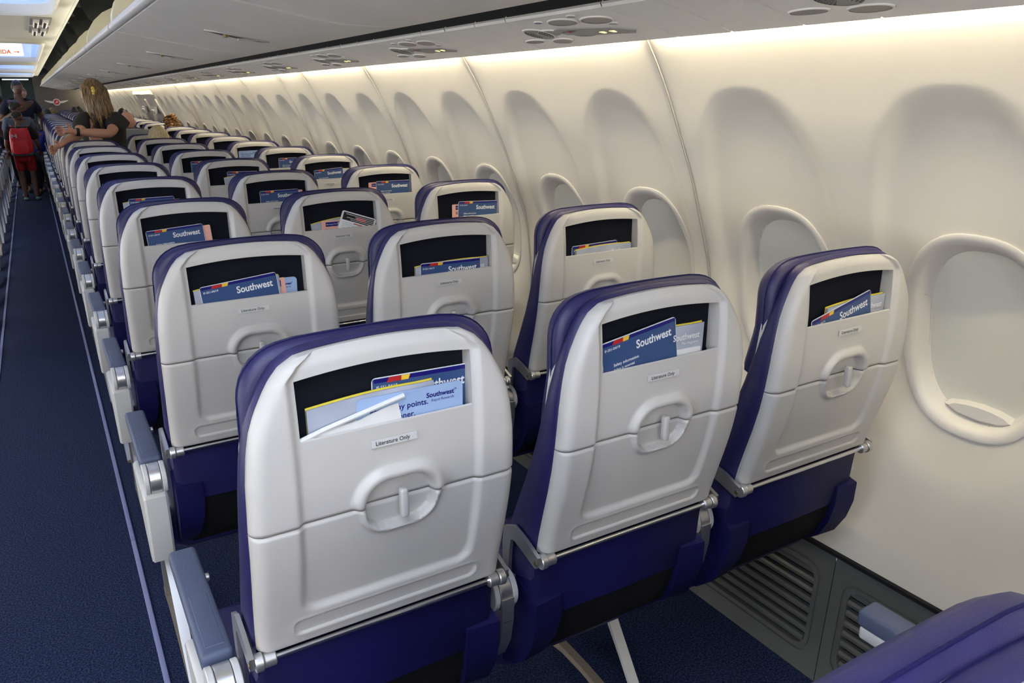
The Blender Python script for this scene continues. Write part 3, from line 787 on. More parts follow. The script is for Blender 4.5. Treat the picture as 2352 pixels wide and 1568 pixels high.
for k in range(-1, NR):
    for kind in ('aisle', 'middle', 'window'):
        if kind not in used: r = protos[kind]; used.add(kind)
        else: r = copy_tree(protos[kind])
        j = random.Random(k*7+len(kind))
        r.location = (XC[kind], Y0+k*RP, 0)
        if k == -1: r.location.y += .008; r.location.z = .003
        if k >= 3: r.location.x += j.uniform(-.004, .004)
        SEAT[(k, kind)] = r
        if k < 0: lab = 'navy %s seat in the row right at the camera%s' % (kind, {'aisle': ', its top at bottom right'}.get(kind, ''))
        elif k == 0: lab = 'white backed navy %s seat in the nearest full row, %s' % (kind, {'aisle': 'torn paper bag in its pocket', 'middle': 'safety card slanting in pocket', 'window': 'beside the big window'}[kind])
        else: lab = 'white backed navy %s seat, %s from camera, right side' % (kind, rname(k)[4:])
        if (k, kind) == (7, 'aisle'): lab = 'white backed navy aisle seat, eighth row from camera, with a woman leaning on it'
        tag(r, lab, 'seat', 'airplane seats right of the aisle')
# left side: only the aisle seats reach into the picture
def mirror_tree(o, parent):
    c = o.copy(); COL.objects.link(c); c.parent = parent
    if c.data:
        me = o.data.copy(); me.transform(Matrix.Scale(-1, 4, (1, 0, 0))); me.flip_normals(); c.data = me
    for ch in list(o.children): mirror_tree(ch, c)
    return c
lp = None
for k in range(5, NR):
    if lp is None: r = lp = mirror_tree(protos['aisle'], None)
    else: r = copy_tree(lp)
    r.location = (2*AX-XC['aisle']-.02, Y0+k*RP+.1, 0)
    tag(r, 'white backed navy aisle seat left of the aisle, %s of those in view' % bn[k-5], 'seat', 'airplane seats left of the aisle')

# ------------------------------------------------------------------ literature in the pockets
def card_plate(mb, w, h, t, m, r=.006, bow=0, n=4):
    """plate with top edge at z=0 going down to -h, x from 0..w, facing -y"""
    pts = []
    for cx, cz, a in ((w-r, -r, 0), (r, -r, 90), (r, -h+r, 180), (w-r, -h+r, 270)):
        for k in range(n+1):
            q = math.radians(a+90*k/n); pts.append((cx+r*math.cos(q), cz+r*math.sin(q)))
    mb.loft([[(x, -t/2, z) for x, z in pts], [(x, t/2, z) for x, z in pts]], m)
def quad(mb, x0, x1, z0, z1, y, m, sl=0): mb.add([(x0, y, z0), (x1, y, z0), (x1+sl, y, z1), (x0+sl, y, z1)], [(0, 1, 2, 3)], m)
def b_safety(w, h):
    mb = MB(); card_plate(mb, w, h, .0012, 'p_white'); y = -.0009
    pts = [(.001, -h+.004), (w-.001, -h+.004), (w-.001, -.0026), (w-.004, -.0012), (.004, -.0012), (.001, -.0026)]
    mb.add([(x, y, z) for x, z in pts], [tuple(range(6))], 'p_blue')
    y = -.0012; quad(mb, .003, w-.003, -.0075, -.0014, y, 'p_navy'); y = -.0014
    k = w/.165
    mb.add([(.027*k, y, -.0014), (.023*k, y, -.0085), (.047*k, y, -.0085), (.047*k, y, -.0014)], [(0, 1, 2, 3)], 'p_red')
    mb.add([(.047*k, y, -.0014), (.046*k, y, -.0085), (.058*k, y, -.0085), (.061*k, y, -.0014)], [(0, 1, 2, 3)], 'p_yel')
    put_text(mb, 'IF-551-04/19', .0062, .006, -.0165, y-.0002, 'p_white', .0001)
    put_text(mb, 'Southwest', .0215*k, w-.012, -.030, y, 'p_white', .0005, 'RIGHT', sx=.86)
    put_text(mb, '*', .010, w-.011, -.022, y, 'p_red')
    put_text(mb, 'Safety information', .0072, .022, -.047, y, 'p_white', .0001); put_text(mb, 'Safety is essential', .0062, .022, -.0555, y, 'p_white', .0001)
    return mb
def b_mag(w, h, txt=True, dark=False):
    mb = MB(); n = 14; t = .007
    def top(u): return -.012*(1-math.sin(PI*min(1, u*1.15)/1.15*.62+.35))   # sagging left corner
    def row(y, zoff, zb): return [(w*i/n, y-.002*math.sin(PI*i/n), (zoff+top(i/n)) if not zb else -h) for i in range(n+1)]
    # layered pages: front cover, pages block, back cover in lime
    for y0, y1, zo, m in ((-.0005-t/2, -t/2+.0006, 0, 'p_grey'), (-t/2+.0008, t/2-.0016, -.0012, 'p_page'), (t/2-.0014, t/2, .0012, 'p_lime')):
        a, b = row(y0, zo, 0), row(y0, zo, 1); c, d = row(y1, zo, 0), row(y1, zo, 1)
        k = n+1; vs = a+b+c+d; fs = []
        for i in range(n): fs += [(k+i, k+i+1, i+1, i), (i, i+1, 2*k+i+1, 2*k+i), (2*k+i, 2*k+i+1, 3*k+i+1, 3*k+i)]
        fs += [(0, 2*k, 3*k, k), (n, k+n, 3*k+n, 2*k+n)]
        mb.add(vs, fs, m)
    if txt:
        y = -t/2-.0032
        put_text(mb, 'Southwest', .0165, w-.012, -.026, y, 'p_white', .0003, 'RIGHT', sx=.86); put_text(mb, 'The Magazine', .007, w-.014, -.035, y, 'p_white', 0, 'RIGHT')
    return mb
def b_broch(w, h):
    mb = MB(); card_plate(mb, w, h, .0012, 'p_lblue', .008); y = -.0009; k = w/.165
    put_text(mb, 'Earn every points.'.replace('every ', 'many '), .0125*k, .018, -.026, y, 'p_navy', .0002); put_text(mb, 'Enjoy sooner.', .0125*k, .018, -.040, y, 'p_navy', .0002)
    put_text(mb, 'Southwest*', .0105*k, w-.010, -.017, y, 'p_navy', .0003, 'RIGHT'); put_text(mb, 'Rapid Rewards', .006, w-.014, -.024, y, 'p_navy', 0, 'RIGHT')
    put_text(mb, 'you always know where', .0055, .050, -.052, y, 'p_navy', 0)
    return mb
def b_menu(w, h):
    mb = MB(); card_plate(mb, w, h, .0016, 'p_pink', .004); y = -.0011
    quad(mb, .014, .062, -.020, -.005, y, 'p_navy'); put_text(mb, 'Beverage Menu', .0062, .017, -.0145, y-.0003, 'p_white'); put_text(mb, 'Sips and', .014, .014, -.037, y, 'p_navy', .0002); put_text(mb, 'tasty snacks', .006, .014, -.049, y, 'p_red')
    return mb
def b_white(w, h):
    mb = MB(); card_plate(mb, w, h, .0014, 'p_white', .007); y = -.001
    quad(mb, .006, w-.006, -.030, -.004, y, 'p_black'); quad(mb, .055, .09, -.022, -.012, y-.0002, 'p_red')
    for i, (a, b) in enumerate(((.015, .135), (.05, .12), (.02, .13), (.035, .125))): quad(mb, a, b, -.0095-.0055*i, -.0080-.0055*i, y-.0004, 'p_white')
    for i in range(7): quad(mb, .010, w-.012-(i % 3)*.01, -.039-.006*i, -.0378-.006*i, y, 'p_grey')
    quad(mb, .05, .12, -.037, -.034, y, 'p_red')
    return mb
def b_napkin(w, h):
    # crumpled torn paper bag: a wedge rising to the right
    mb = MB(); n = 10; vs = []; rnd = random.Random(3)
    for i in range(n+1):
        u = i/n; x = u*w; top = -.004+.002*math.sin(u*9)
        for j in range(6):
            v = j/5; z = top-v*(h*(.35+.65*u)); vs.append((x, -.0015*math.sin(v*PI)-.0010*rnd.random()+.0008*math.sin(i*2.1), z))
    fs = [(i*6+j, i*6+j+1, (i+1)*6+j+1, (i+1)*6+j) for i in range(n) for j in range(5)]
    mb.add(vs, fs, 'p_paper'); mb.add([(x, y+.003, z) for x, y, z in vs], [f[::-1] for f in fs], 'p_paper')
    mb.tube([(-.008, -.002, -.004), (.03, -.002, .000), (w*.6, -.002, .003), (w+.01, -.002, .006)], .0036, 'p_paper', 8)
    mb.tube([(-.008, -.002, -.004), (.014, -.001, -.008), (.03, .001, -.012)], .0022, 'p_paper', 6)
    return mb
def b_paper(w, h):
    mb = MB(); card_plate(mb, w, h, .0012, 'p_paper', .002); return mb
BUILD = {'safety': b_safety, 'mag': b_mag, 'broch': b_broch, 'menu': b_menu, 'white': b_white, 'napkin': b_napkin, 'paper': b_paper}
NAMES = {'safety': ('safety_card', 'safety card', 'blue safety card with white lettering'), 'mag': ('magazine', 'magazine', 'grey inflight magazine'), 'broch': ('brochure', 'brochure', 'light blue folded brochure'), 'menu': ('drinks_menu', 'menu', 'pink drinks menu'), 'white': ('instruction_card', 'card', 'white card with a black header'), 'napkin': ('paper_bag', 'paper bag', 'crumpled white paper bag'), 'paper': ('paper_slip', 'paper', 'plain white paper slip')}
LIT = [(0, 0, 'safety', -.017, .414, .138, .410, -.022), (0, 0, 'mag', -.112, .398, .072, .399, -.034), (0, 0, 'broch', -.045, .393, .116, .391, -.0515), (0, 0, 'napkin', -.124, .357, .014, .380, -.0545),
 (0, 1, 'safety', -.126, .401, .031, .425, -.050), (0, 1, 'mag', -.090, .406, .102, .405, -.036), (0, 1, 'paper', -.01, .364, .096, .361, -.046),
 (0, 2, 'safety', -.106, .361, .067, .403, -.050), (0, 2, 'mag', -.056, .387, .122, .388, -.036), (0, 2, 'menu', -.010, .374, .085, .384, -.044),
 (1, 0, 'safety', -.106, .389, .061, .405, -.050), (1, 0, 'mag', -.118, .389, .068, .397, -.036), (1, 0, 'broch', -.008, .389, .110, .386, -.026), (1, 0, 'menu', .01, .385, .082, .388, -.0285),
 (1, 1, 'safety', -.073, .382, .113-.015, .380, -.050), (1, 1, 'mag', -.085, .381, .122, .380, -.036),
 (1, 2, 'mag', -.085, .373, .110, .371, -.042), (1, 2, 'safety', -.095, .376, .065, .380, -.030),
 (2, 0, 'safety', -.118, .397, .047, .408, -.050), (2, 0, 'menu', -.086, .393, .069, .402, -.044),
 (2, 1, 'mag', -.102, .380, .060, .393, -.028), (2, 1, 'menu', -.066, .381, .03, .381, -.040), (2, 1, 'white', .010, .414, .128, .372, -.050),
 (2, 2, 'safety', -.040, .410, .125, .403, -.050), (2, 2, 'menu', -.065, .400, .064, .400, -.044),
 (3, 0, 'safety', -.084, .405, .082, .407, -.050), (3, 0, 'menu', -.046, .395, .104, .394, -.044), (3, 0, 'mag', -.105, .398, .06, .402, -.034),
 (3, 1, 'safety', -.073, .402, .092, .403, -.050), (3, 1, 'menu', -.03, .398, .110, .398, -.044),
 (3, 2, 'safety', -.043, .412, .122, .410, -.050), (3, 2, 'menu', -.078, .408, .033, .409, -.044),
 (4, 1, 'mag', -.055, .396, .118, .405, -.044), (4, 1, 'safety', -.035, .418, .118, .414, -.030), (4, 2, 'safety', -.079, .401, .082, .411, -.050), (4, 2, 'mag', -.054, .403, .120, .404, -.036),
 (4, 0, 'mag', -.120, .397, .030, .409, -.044), (5, 2, 'safety', -.052, .414, .098, .412, -.050), (5, 1, 'safety', -.079, .417, .070, .418, -.050), (6, 2, 'broch', -.118, .415, .035, .416, -.050), (5, 0, 'mag', -.050, .416, .095, .418, -.044)]
KN = ['aisle', 'middle', 'window']
def litcount():
    d = {}
    for t in LIT: d[(t[0], t[2])] = d.get((t[0], t[2]), 0)+1
    return d
for r, i, ty, x0, z0, x1, z1, dy in LIT:
    w = math.hypot(x1-x0, z1-z0); h = {'napkin': .05, 'paper': .05}.get(ty, min(.105, min(z0, z1)-.299))
    ang = math.atan2(z1-z0, x1-x0)
    if ty != 'napkin': h = (min(z0, z1)-.297)/math.cos(ang)
    mb = BUILD[ty](w, h); dy = -.051+(dy+.055)*.45
    nm, cat, lab = NAMES[ty]
    o = mb.build(nm, None, 30)
    o.location = (XC[KN[i]]+x0, Y0+r*RP+dy, ZB+z0)
    o.rotation_euler = (math.radians(1.5), -ang, 0)
    st = ''
    if abs(ang) > .12: st = 'tilted ' 
    o['label'] = '%s%s in the %s seat pocket, %s%s' % (st, lab, KN[i], rname(r)[4:], '' if r == 0 else ' from camera')
    o['category'] = cat; o['group'] = 'reading matter in the seat pockets'

# ------------------------------------------------------------------ people
def skin_mesh(nodes, edges, rad, sub=2):
    """nodes list of points, edges, radii -> verts, faces grown with a skin modifier"""
    me = bpy.data.meshes.new('sk'); me.from_pydata([tuple(n) for n in nodes], edges, []); me.update()
    ob = bpy.data.objects.new('sk', me); COL.objects.link(ob)
    ob.modifiers.new('s', 'SKIN'); m = ob.modifiers['s']; m.use_smooth_shade = True; m.branch_smoothing = .3
    for i, v in enumerate(me.skin_vertices[0].data):
        r = rad[i]; v.radius = r if isinstance(r, tuple) else (r, r); v.use_root = (i == 0)
    if sub: sb = ob.modifiers.new('b', 'SUBSURF'); sb.levels = sub; sb.render_levels = sub
    bpy.context.view_layer.update()
    m2 = bpy.data.meshes.new_from_object(ob.evaluated_get(bpy.context.evaluated_depsgraph_get()))
    vs = [tuple(v.co) for v in m2.vertices]; fs = [tuple(p.vertices) for p in m2.polygons]
    bpy.data.objects.remove(ob); bpy.data.meshes.remove(me); bpy.data.meshes.remove(m2)
    return vs, fs
def chain(pts_r, name=None):
    return pts_r
def head_mesh(h, skin, yaw, pitch, centre, mb):
    """head with face, facing +y before yaw; h = head height"""
    k = h/.235; n, m_ = 28, 20; vs = []; fs = []
    for i in range(m_+1):
        ph = PI*i/m_; z = math.cos(ph)
        for j in range(n):
            t = 2*PI*j/n; x = math.sin(ph)*math.sin(t); y = math.sin(ph)*math.cos(t)
            X = x*.076; Y = y*.096; Z = z*.1175
            if z < 0:                       # jaw narrows, chin forward
                f = 1+.33*z; X *= f; Y *= (1+.22*z) if y > 0 else (1+.42*z)
            if y > 0:
                nose = math.exp(-((x/.16)**2+((z+.12)/.22)**2)); Y += .020*nose
                brow = math.exp(-(((abs(x)-.35)/.3)**2+((z-.18)/.1)**2)); Y += .004*brow
                eye = math.exp(-(((abs(x)-.38)/.14)**2+((z-.03)/.09)**2)); Y -= .008*eye
                lips = math.exp(-((x/.25)**2+((z+.50)/.09)**2)); Y += .006*lips
            vs.append((X*k, Y*k, Z*k))
    for i in range(m_):
        for j in range(n): fs.append((i*n+j, i*n+(j+1) % n, (i+1)*n+(j+1) % n, (i+1)*n+j))
    Mx = Matrix.Translation(centre) @ Matrix.Rotation(yaw, 4, 'Z') @ Matrix.Rotation(pitch, 4, 'X')
    T = lambda P: [tuple(Mx @ Vector(p)) for p in P]
    mb.add(T(vs), fs, skin)
    for s_ in (-1, 1):                      # ears
        ev = []
        for i in range(7):
            for j in range(8):
                a = PI*i/6; b = 2*PI*j/8; ev.append((s_*(.076+.008*math.sin(a)*math.cos(b))*k, (-.004+.014*math.sin(a)*math.sin(b))*k, (-.002+.030*math.cos(a))*k))
        mb.add(T(ev), [(i*8+j, i*8+(j+1) % 8, (i+1)*8+(j+1) % 8, (i+1)*8+j) for i in range(6) for j in range(8)], skin)
        for r, m, dy in ((.010, 'eye_white', .0), (.0055, 'eye_dark', .006)):
            ev = []
            for i in range(6):
                for j in range(8):
                    a = PI*i/5; b = 2*PI*j/8; ev.append(((s_*.031+r*1.2*math.sin(a)*math.cos(b))*k, (.080+dy+r*.6*math.sin(a)*math.sin(b))*k, (.006+r*.7*math.cos(a))*k))
            mb.add(T(ev), [(i*8+j, i*8+(j+1) % 8, (i+1)*8+(j+1) % 8, (i+1)*8+j) for i in range(5) for j in range(8)], m)
    mb.add(T([(x*k, .088*k+.004*k, (z-.060)*k) for x, z in ((-.020, 0), (0, .005), (.020, 0), (0, -.006))]), [(0, 1, 2, 3)], 'lips')
    return Mx, k
def hair_cap(mb, Mx, k, m, grow=.010, front=.35, back=-.2, length=0):
    """cap of hair over the skull; hairline from z=front (forehead) down to z=back (nape)"""
    n, m_ = 28, 12; vs = []; fs = []
    for i in range(m_+1):
        for j in range(n):
            t = 2*PI*j/n; yy = math.cos(t); zlow = back+(front-back)*max(0, yy*.5+.5)**1.5
            ph0 = math.acos(max(-1, min(1, zlow))); ph = ph0*i/m_
            z = math.cos(ph); x = math.sin(ph)*math.sin(t); y = math.sin(ph)*math.cos(t)
            g = grow*(1 if i < m_ else .2)+.002*math.sin(5*t+3*ph)
            X, Y, Z = x*(.076+g), y*(.096+g), z*(.1175+g)
            if z < 0: X *= 1+.2*z; Y *= (1+.3*z)
            vs.append(tuple(Mx @ Vector((X*k, Y*k, Z*k))))
    for i in range(m_):
        for j in range(n): fs.append((i*n+j, i*n+(j+1) % n, (i+1)*n+(j+1) % n, (i+1)*n+j))
    mb.add(vs, fs, m)
for nm, col, r in (('skin_light', (.56, .29, .19), .5), ('skin_pink', (.62, .33, .25), .45), ('skin_dark', (.13, .06, .038), .42), ('skin_brown', (.17, .085, .055), .45), ('eye_white', (.55, .5, .48), .3), ('eye_dark', (.02, .012, .01), .2), ('lips', (.25, .08, .07), .5),
                   ('tee_charcoal', (.020, .021, .020), .85), ('tee_navy', (.008, .011, .026), .85), ('tee_slate', (.10, .14, .20), .85), ('tee_black', (.01, .01, .011), .85), ('shorts_red', (.45, .012, .012), .7), ('pants_dark', (.012, .012, .018), .85), ('royal', (.02, .03, .32), .7),
                   ('pack_red', (.75, .022, .03), .45), ('pack_grey', (.10, .11, .13), .7), ('shoe_teal', (.16, .35, .30), .6), ('shoe_dark', (.03, .03, .03), .6), ('clip', (.75, .55, .10), .4), ('phone', (.35, .05, .04), .3), ('white_trim', (.8, .8, .8), .5), ('shirt_grey', (.14, .15, .14), .85), ('maroon', (.05, .008, .012), .8), ('watch', (.02, .005, .006), .4)):
    M[nm] = mat(nm, col, r, bump=.1, bscale=150)
def hairmat(name, a, b, sc=(120, 120, 9)):
    m = mat(name, a, .45, col2=b, vscale=1); nt = m.node_tree
    noise = [n for n in nt.nodes if n.type == 'TEX_NOISE'][0]; tc = [n for n in nt.nodes if n.type == 'TEX_COORD'][0]
    mp = nt.nodes.new('ShaderNodeMapping'); mp.inputs['Scale'].default_value = sc
    nt.links.new(tc.outputs['Object'], mp.inputs['Vector']); nt.links.new(mp.outputs['Vector'], noise.inputs['Vector'])
    return m
M['hair_brown'] = hairmat('hair_brown_streaked', (.045, .022, .008), (.34, .22, .10))
M['hair_black'] = hairmat('hair_black', (.006, .005, .005), (.014, .012, .012))
M['hair_blond'] = hairmat('hair_blond', (.50, .38, .18), (.72, .62, .40))
M['hair_auburn'] = hairmat('hair_auburn', (.05, .018, .006), (.42, .20, .05), (60, 60, 60))
def person(name, label, loc, H, yaw, skin, joints, legs=True, headyaw=0, headpitch=0, hair=None, shirt=None, lower=None, lower_to='knee', hands=True, slim=1.0):
    """joints: local dict in metres for a figure of height H; x right of the figure, y forward"""
    root = empty(name, loc, yaw); J = {}
    base = dict(pel=(0, 0, .52), waist=(0, 0, .60), chest=(0, .005, .72), neck0=(0, 0, .815), neck1=(0, .004, .85),
                shR=(.105, 0, .80), elR=(.135, -.01, .63), wrR=(.14, .03, .49), shL=(-.105, 0, .80), elL=(-.135, -.01, .63), wrL=(-.14, .03, .49),
                hipR=(.052, 0, .50), knR=(.055, .01, .285), anR=(.055, -.01, .05), toR=(.06, .075, .018), hipL=(-.052, 0, .50), knL=(-.055, .01, .285), anL=(-.055, -.01, .05), toL=(-.06, .075, .018))
    for k, v in base.items(): J[k] = Vector(v)*H
    for k, v in joints.items(): J[k] = Vector(v)
    R = dict(pel=.078, waist=.068, chest=.076, neck0=.036, neck1=.031, sh=.036, el=.023, wr=.0155, hip=.05, kn=.030, an=.020, to=.018)
    rad = lambda k: R[k if k in R else k[:-1]]*H*slim
    nodes, edges, rr = [], [], []
    def nd(p, r): nodes.append(Vector(p)); rr.append(r); return len(nodes)-1
    ids = {}
    for k in ('pel', 'waist', 'chest', 'neck0', 'neck1'):
        r = rad(k); ids[k] = nd(J[k], (r*1.15, r*.78) if k in ('pel', 'waist', 'chest') else r)
    for a, b in (('pel', 'waist'), ('waist', 'chest'), ('chest', 'neck0'), ('neck0', 'neck1')): edges.append((ids[a], ids[b]))
    hc = J['neck1']+Vector((0, .012*H, .068*H)); ids['hd'] = nd(hc-Vector((0, 0, .02*H)), .035*H); edges.append((ids['neck1'], ids['hd']))
    for s_ in 'RL':
        ids['sh'+s_] = nd(J['sh'+s_], rad('sh')); edges.append((ids['chest'], ids['sh'+s_]))
        mid = (J['sh'+s_]+J['el'+s_])/2; a = nd(mid, .030*H*slim); edges.append((ids['sh'+s_], a))
        e = nd(J['el'+s_], rad('el')); edges.append((a, e)); m2 = J['el'+s_]*.6+J['wr'+s_]*.4; b = nd(m2, .0235*H*slim); edges.append((e, b))
        w = nd(J['wr'+s_], rad('wr')); edges.append((b, w))
        d = (J['wr'+s_]-J['el'+s_]).normalized(); side = d.cross(Vector((0, 1, 0)) if abs(d.y) < .8 else Vector((0, 0, 1))).normalized(); nrm = d.cross(side)
        p = nd(J['wr'+s_]+d*.030*H, (.018*H, .011*H)); edges.append((w, p))
        q = nd(J['wr'+s_]+d*.050*H, (.020*H, .010*H)); edges.append((p, q))
        if hands:
            for f, (off, ln) in enumerate(((-.018, .036), (-.006, .043), (.006, .041), (.018, .031))):
                p0 = J['wr'+s_]+d*.056*H+side*off*H; p1 = p0+d*ln*.5*H+nrm*.004*H; p2 = p0+d*ln*.85*H+nrm*.016*H
                a0 = nd(p0, .0058*H); a1 = nd(p1, .0054*H); a2 = nd(p2, .0044*H); edges += [(q, a0), (a0, a1), (a1, a2)]
            t0 = nd(J['wr'+s_]+d*.022*H+side*-.020*H, .0070*H); t1 = nd(J['wr'+s_]+d*.042*H+side*-.034*H+nrm*.008*H, .0056*H); edges += [(p, t0), (t0, t1)]
        if legs:
            h0 = nd(J['hip'+s_], rad('hip')); edges.append((ids['pel'], h0)); mm = nd((J['hip'+s_]+J['kn'+s_])/2, .042*H*slim); edges.append((h0, mm))
            k0 = nd(J['kn'+s_], rad('kn')); edges.append((mm, k0)); cf = nd(J['kn'+s_]*.68+J['an'+s_]*.32, .033*H*slim); edges.append((k0, cf))
            a0 = nd(J['an'+s_], rad('an')); edges.append((cf, a0)); t = nd(J['to'+s_], rad('to')); edges.append((a0, t))
    vs, fs = skin_mesh(nodes, edges, rr)
    mb = MB(); mb.add(vs, fs, skin)
    Mx, k = head_mesh(.130*H*1.02, skin, headyaw, headpitch, hc, mb)
    mb.build('body', root, 180)
    if hair: hair(root, Mx, k)
    def garment(keys, edg, name, mt):
        nn = []; r2 = []
        for kk, p, r in keys: nn.append(p); r2.append(r)
        v, f = skin_mesh(nn, edg, r2); g = MB(); g.add(v, f, mt); return g.build(name, root, 180)
    if shirt:
        g = 1.13
        ks = [('chest', J['chest'], (.076*H*1.2*g*slim, .076*H*.85*g*slim)), ('waist', J['waist'], (.070*H*1.2*g*slim, .07*H*.85*g*slim)), ('pel', J['pel']+Vector((0, 0, .005)), (.080*H*1.15*g*slim, .078*H*.82*g*slim)),
              ('n', J['neck0']-Vector((0, 0, .012*H)), .046*H), ('shR', J['shR'], .041*H*g), ('shL', J['shL'], .041*H*g),
              ('a', J['shR'].lerp(J['elR'], .74), .036*H*g), ('b', J['shL'].lerp(J['elL'], .74), .036*H*g)]
        garment(ks, [(0, 1), (1, 2), (0, 3), (0, 4), (0, 5), (4, 6), (5, 7)], 'shirt', shirt)
    if lower and legs:
        f = .85 if lower_to == 'knee' else 1.0
        ks = [('p', J['pel'], (.086*H*1.15*slim, .086*H*.85*slim))]
        ed = []
        for s_ in 'RL':
            b = len(ks); ks += [('h', J['hip'+s_], .060*H*slim), ('m', J['hip'+s_].lerp(J['kn'+s_], .5), .054*H*slim), ('k', J['hip'+s_].lerp(J['kn'+s_], f), (.050 if lower_to == 'knee' else .038)*H*slim)]
            ed += [(0, b), (b, b+1), (b+1, b+2)]
            if lower_to == 'ankle': ks += [('c', J['kn'+s_].lerp(J['an'+s_], .5), .037*H*slim), ('a', J['an'+s_]+Vector((0, 0, .02*H)), .030*H*slim)]; ed += [(b+2, b+3), (b+3, b+4)]
        garment(ks, ed, 'shorts' if lower_to == 'knee' else 'trousers', lower)
    return root, J, Mx, k
def shoes(root, J, H, m):
    for s_ in 'RL':
        a, t = J['an'+s_], J['to'+s_]; d = (t-a); d.z = 0; d.normalize()
        v, f = skin_mesh([a+Vector((0, 0, -.008*H)), a+Vector((0, 0, -.030*H))-d*.012*H, (a+t)/2+Vector((0, 0, -.012*H)), t+Vector((0, 0, .004*H))], [(0, 1), (1, 2), (2, 3)], [.026*H, .028*H, .028*H, .024*H])
        g = MB(); g.add([(x, y, max(z, .002)) for x, y, z in v], f, m); g.build('shoe', root, 180)
def short_hair(m, grow=.008, front=.45, back=-.25):
    def f(root, Mx, k):
        mb = MB(); hair_cap(mb, Mx, k, m, grow, front, back); mb.build('hair', root, 180)
    return f
def long_hair(root, Mx, k):
    mb = MB(); hair_cap(mb, Mx, k, 'hair_brown', .014, .42, -.35)
    # locks falling behind and beside the face to below the shoulders
    rnd = random.Random(5)
    for i in range(26):
        t = math.radians(75+210*i/25); x0, y0 = .080*math.sin(t), .098*math.cos(t)
        ln = .20+.06*math.sin(i*1.3)
        pts = [Vector((x0*.75, y0*.75, .085)), Vector((x0*1.06, y0*1.06, .03)), Vector((x0*1.16, y0*1.12, -.05)), Vector((x0*1.12+rnd.uniform(-.01, .01), y0*1.12-.01, -.13)), Vector((x0*.95+rnd.uniform(-.015, .015), y0*1.02-.018, -.19)), Vector((x0*.8, y0*.95-.02, -.05-ln))]
        mb.tube([Mx @ (p*k) for p in pts], [.010*k, .016*k, .017*k, .016*k, .013*k, .003*k], 'hair_brown', 7)
    h = mb.build('hair', root, 180)
    c = MB()
    for dz, r in ((.015, .016), (-.006, .018), (-.028, .012)):
        c.add([tuple(Mx @ (Vector((-.074-.014*math.cos(a)*.6, -.058+r*math.sin(b), dz+.03+r*math.cos(b)))*k)) for a, b in ((0, 2*PI*j/10) for j in range(10))]+[tuple(Mx @ (Vector((-.094, -.058, dz+.03))*k)), tuple(Mx @ (Vector((-.108, -.056, dz+.03))*k))], [(j, (j+1) % 10, 11) for j in range(10)]+[((j+1) % 10, j, 10) for j in range(10)], 'clip')
    c.build('hair_clip', h, 60)
def curly_hair(root, Mx, k):
    mb = MB(); hair_cap(mb, Mx, k, 'hair_auburn', .012, .4, -.6); rnd = random.Random(9)
    for i in range(70):
        a = rnd.uniform(0, 2*PI); ph = rnd.uniform(0, 1.9); r = .022
        c = Vector((math.sin(ph)*math.sin(a)*.088, math.sin(ph)*math.cos(a)*.105-.01, math.cos(ph)*.128+.01))*k
        mb.tube([Mx @ (c+Vector((r*k*math.cos(t), r*k*math.sin(t)*.8, .008*t*k))) for t in np.linspace(0, 5.5, 9)], .006*k, 'hair_auburn', 5)
    mb.build('hair', root, 180)
# woman kneeling on the seat of the eighth row, arms folded over its back
H = 1.60; yw = math.radians(62); wl = Vector((.455, 7.00, .545-.03))
Rz = Matrix.Rotation(-yw, 3, 'Z')
L = lambda x, y, z: tuple(Rz @ (Vector((x, y, z))-wl))
wj = dict(pel=L(.50, 7.06, .93), waist=L(.49, 7.04, 1.06), chest=L(.475, 7.01, 1.25), neck0=L(.465, 6.99, 1.385), neck1=L(.462, 6.99, 1.44),
          shR=L(.585, 6.98, 1.37), elR=L(.505, 6.80, 1.262), wrR=L(.275, 6.745, 1.285), shL=L(.345, 6.99, 1.37), elL=L(.30, 6.84, 1.262), wrL=L(.165, 6.70, 1.20),
          hipR=L(.54, 7.08, .90), knR=L(.50, 7.02, .60), anR=L(.56, 7.36, .575), toR=L(.57, 7.44, .56), hipL=L(.44, 7.08, .90), knL=L(.40, 7.02, .60), anL=L(.44, 7.36, .575), toL=L(.45, 7.44, .56))
wr_, wJ, wM, wk = person('person', '', tuple(wl), H, yw, 'skin_light', wj, True, math.radians(-8), math.radians(-4), long_hair, 'tee_charcoal', 'pants_dark', 'ankle', slim=.98)
a, b = wJ['wrR'], wJ['elR']; d = (b-a).normalized(); mb = MB(); mb.tube([a-d*.002, a+d*.02], .030, 'watch', 16); mb.build('wristband', wr_)
tag(wr_, 'woman in a charcoal shirt with long streaked hair leaning on the seat back', 'person')
# man in navy facing the camera
H = 1.83
r, J, Mx, k = person('person', '', (-.11, 15.6, 0), H, PI+.25, 'skin_dark', dict(elR=(.30, -.02, 1.16), wrR=(.14, .20, 1.30), elL=(-.30, -.03, 1.20), wrL=(-.27, .02, .98)), True, math.radians(12), math.radians(-8), short_hair('hair_black', .005, .5, -.1), 'tee_navy', 'pants_dark', 'ankle', slim=1.08)
shoes(r, J, H, 'shoe_dark')
tag(r, 'tall man in navy facing the camera at the far end of the aisle', 'person')
mb = MB(); mb.rbox(-.036, .036, -.005, .005, -.07, .07, .004, 'phone'); ph = mb.build('phone'); w = Matrix.Rotation(PI+.25, 4, 'Z') @ Vector((.075, .235, 1.37))
ph.location = (w.x-.11, w.y+15.6, w.z); ph.rotation_euler = (math.radians(20), .3, .3); tag(ph, 'red phone held up by the man in navy', 'phone')
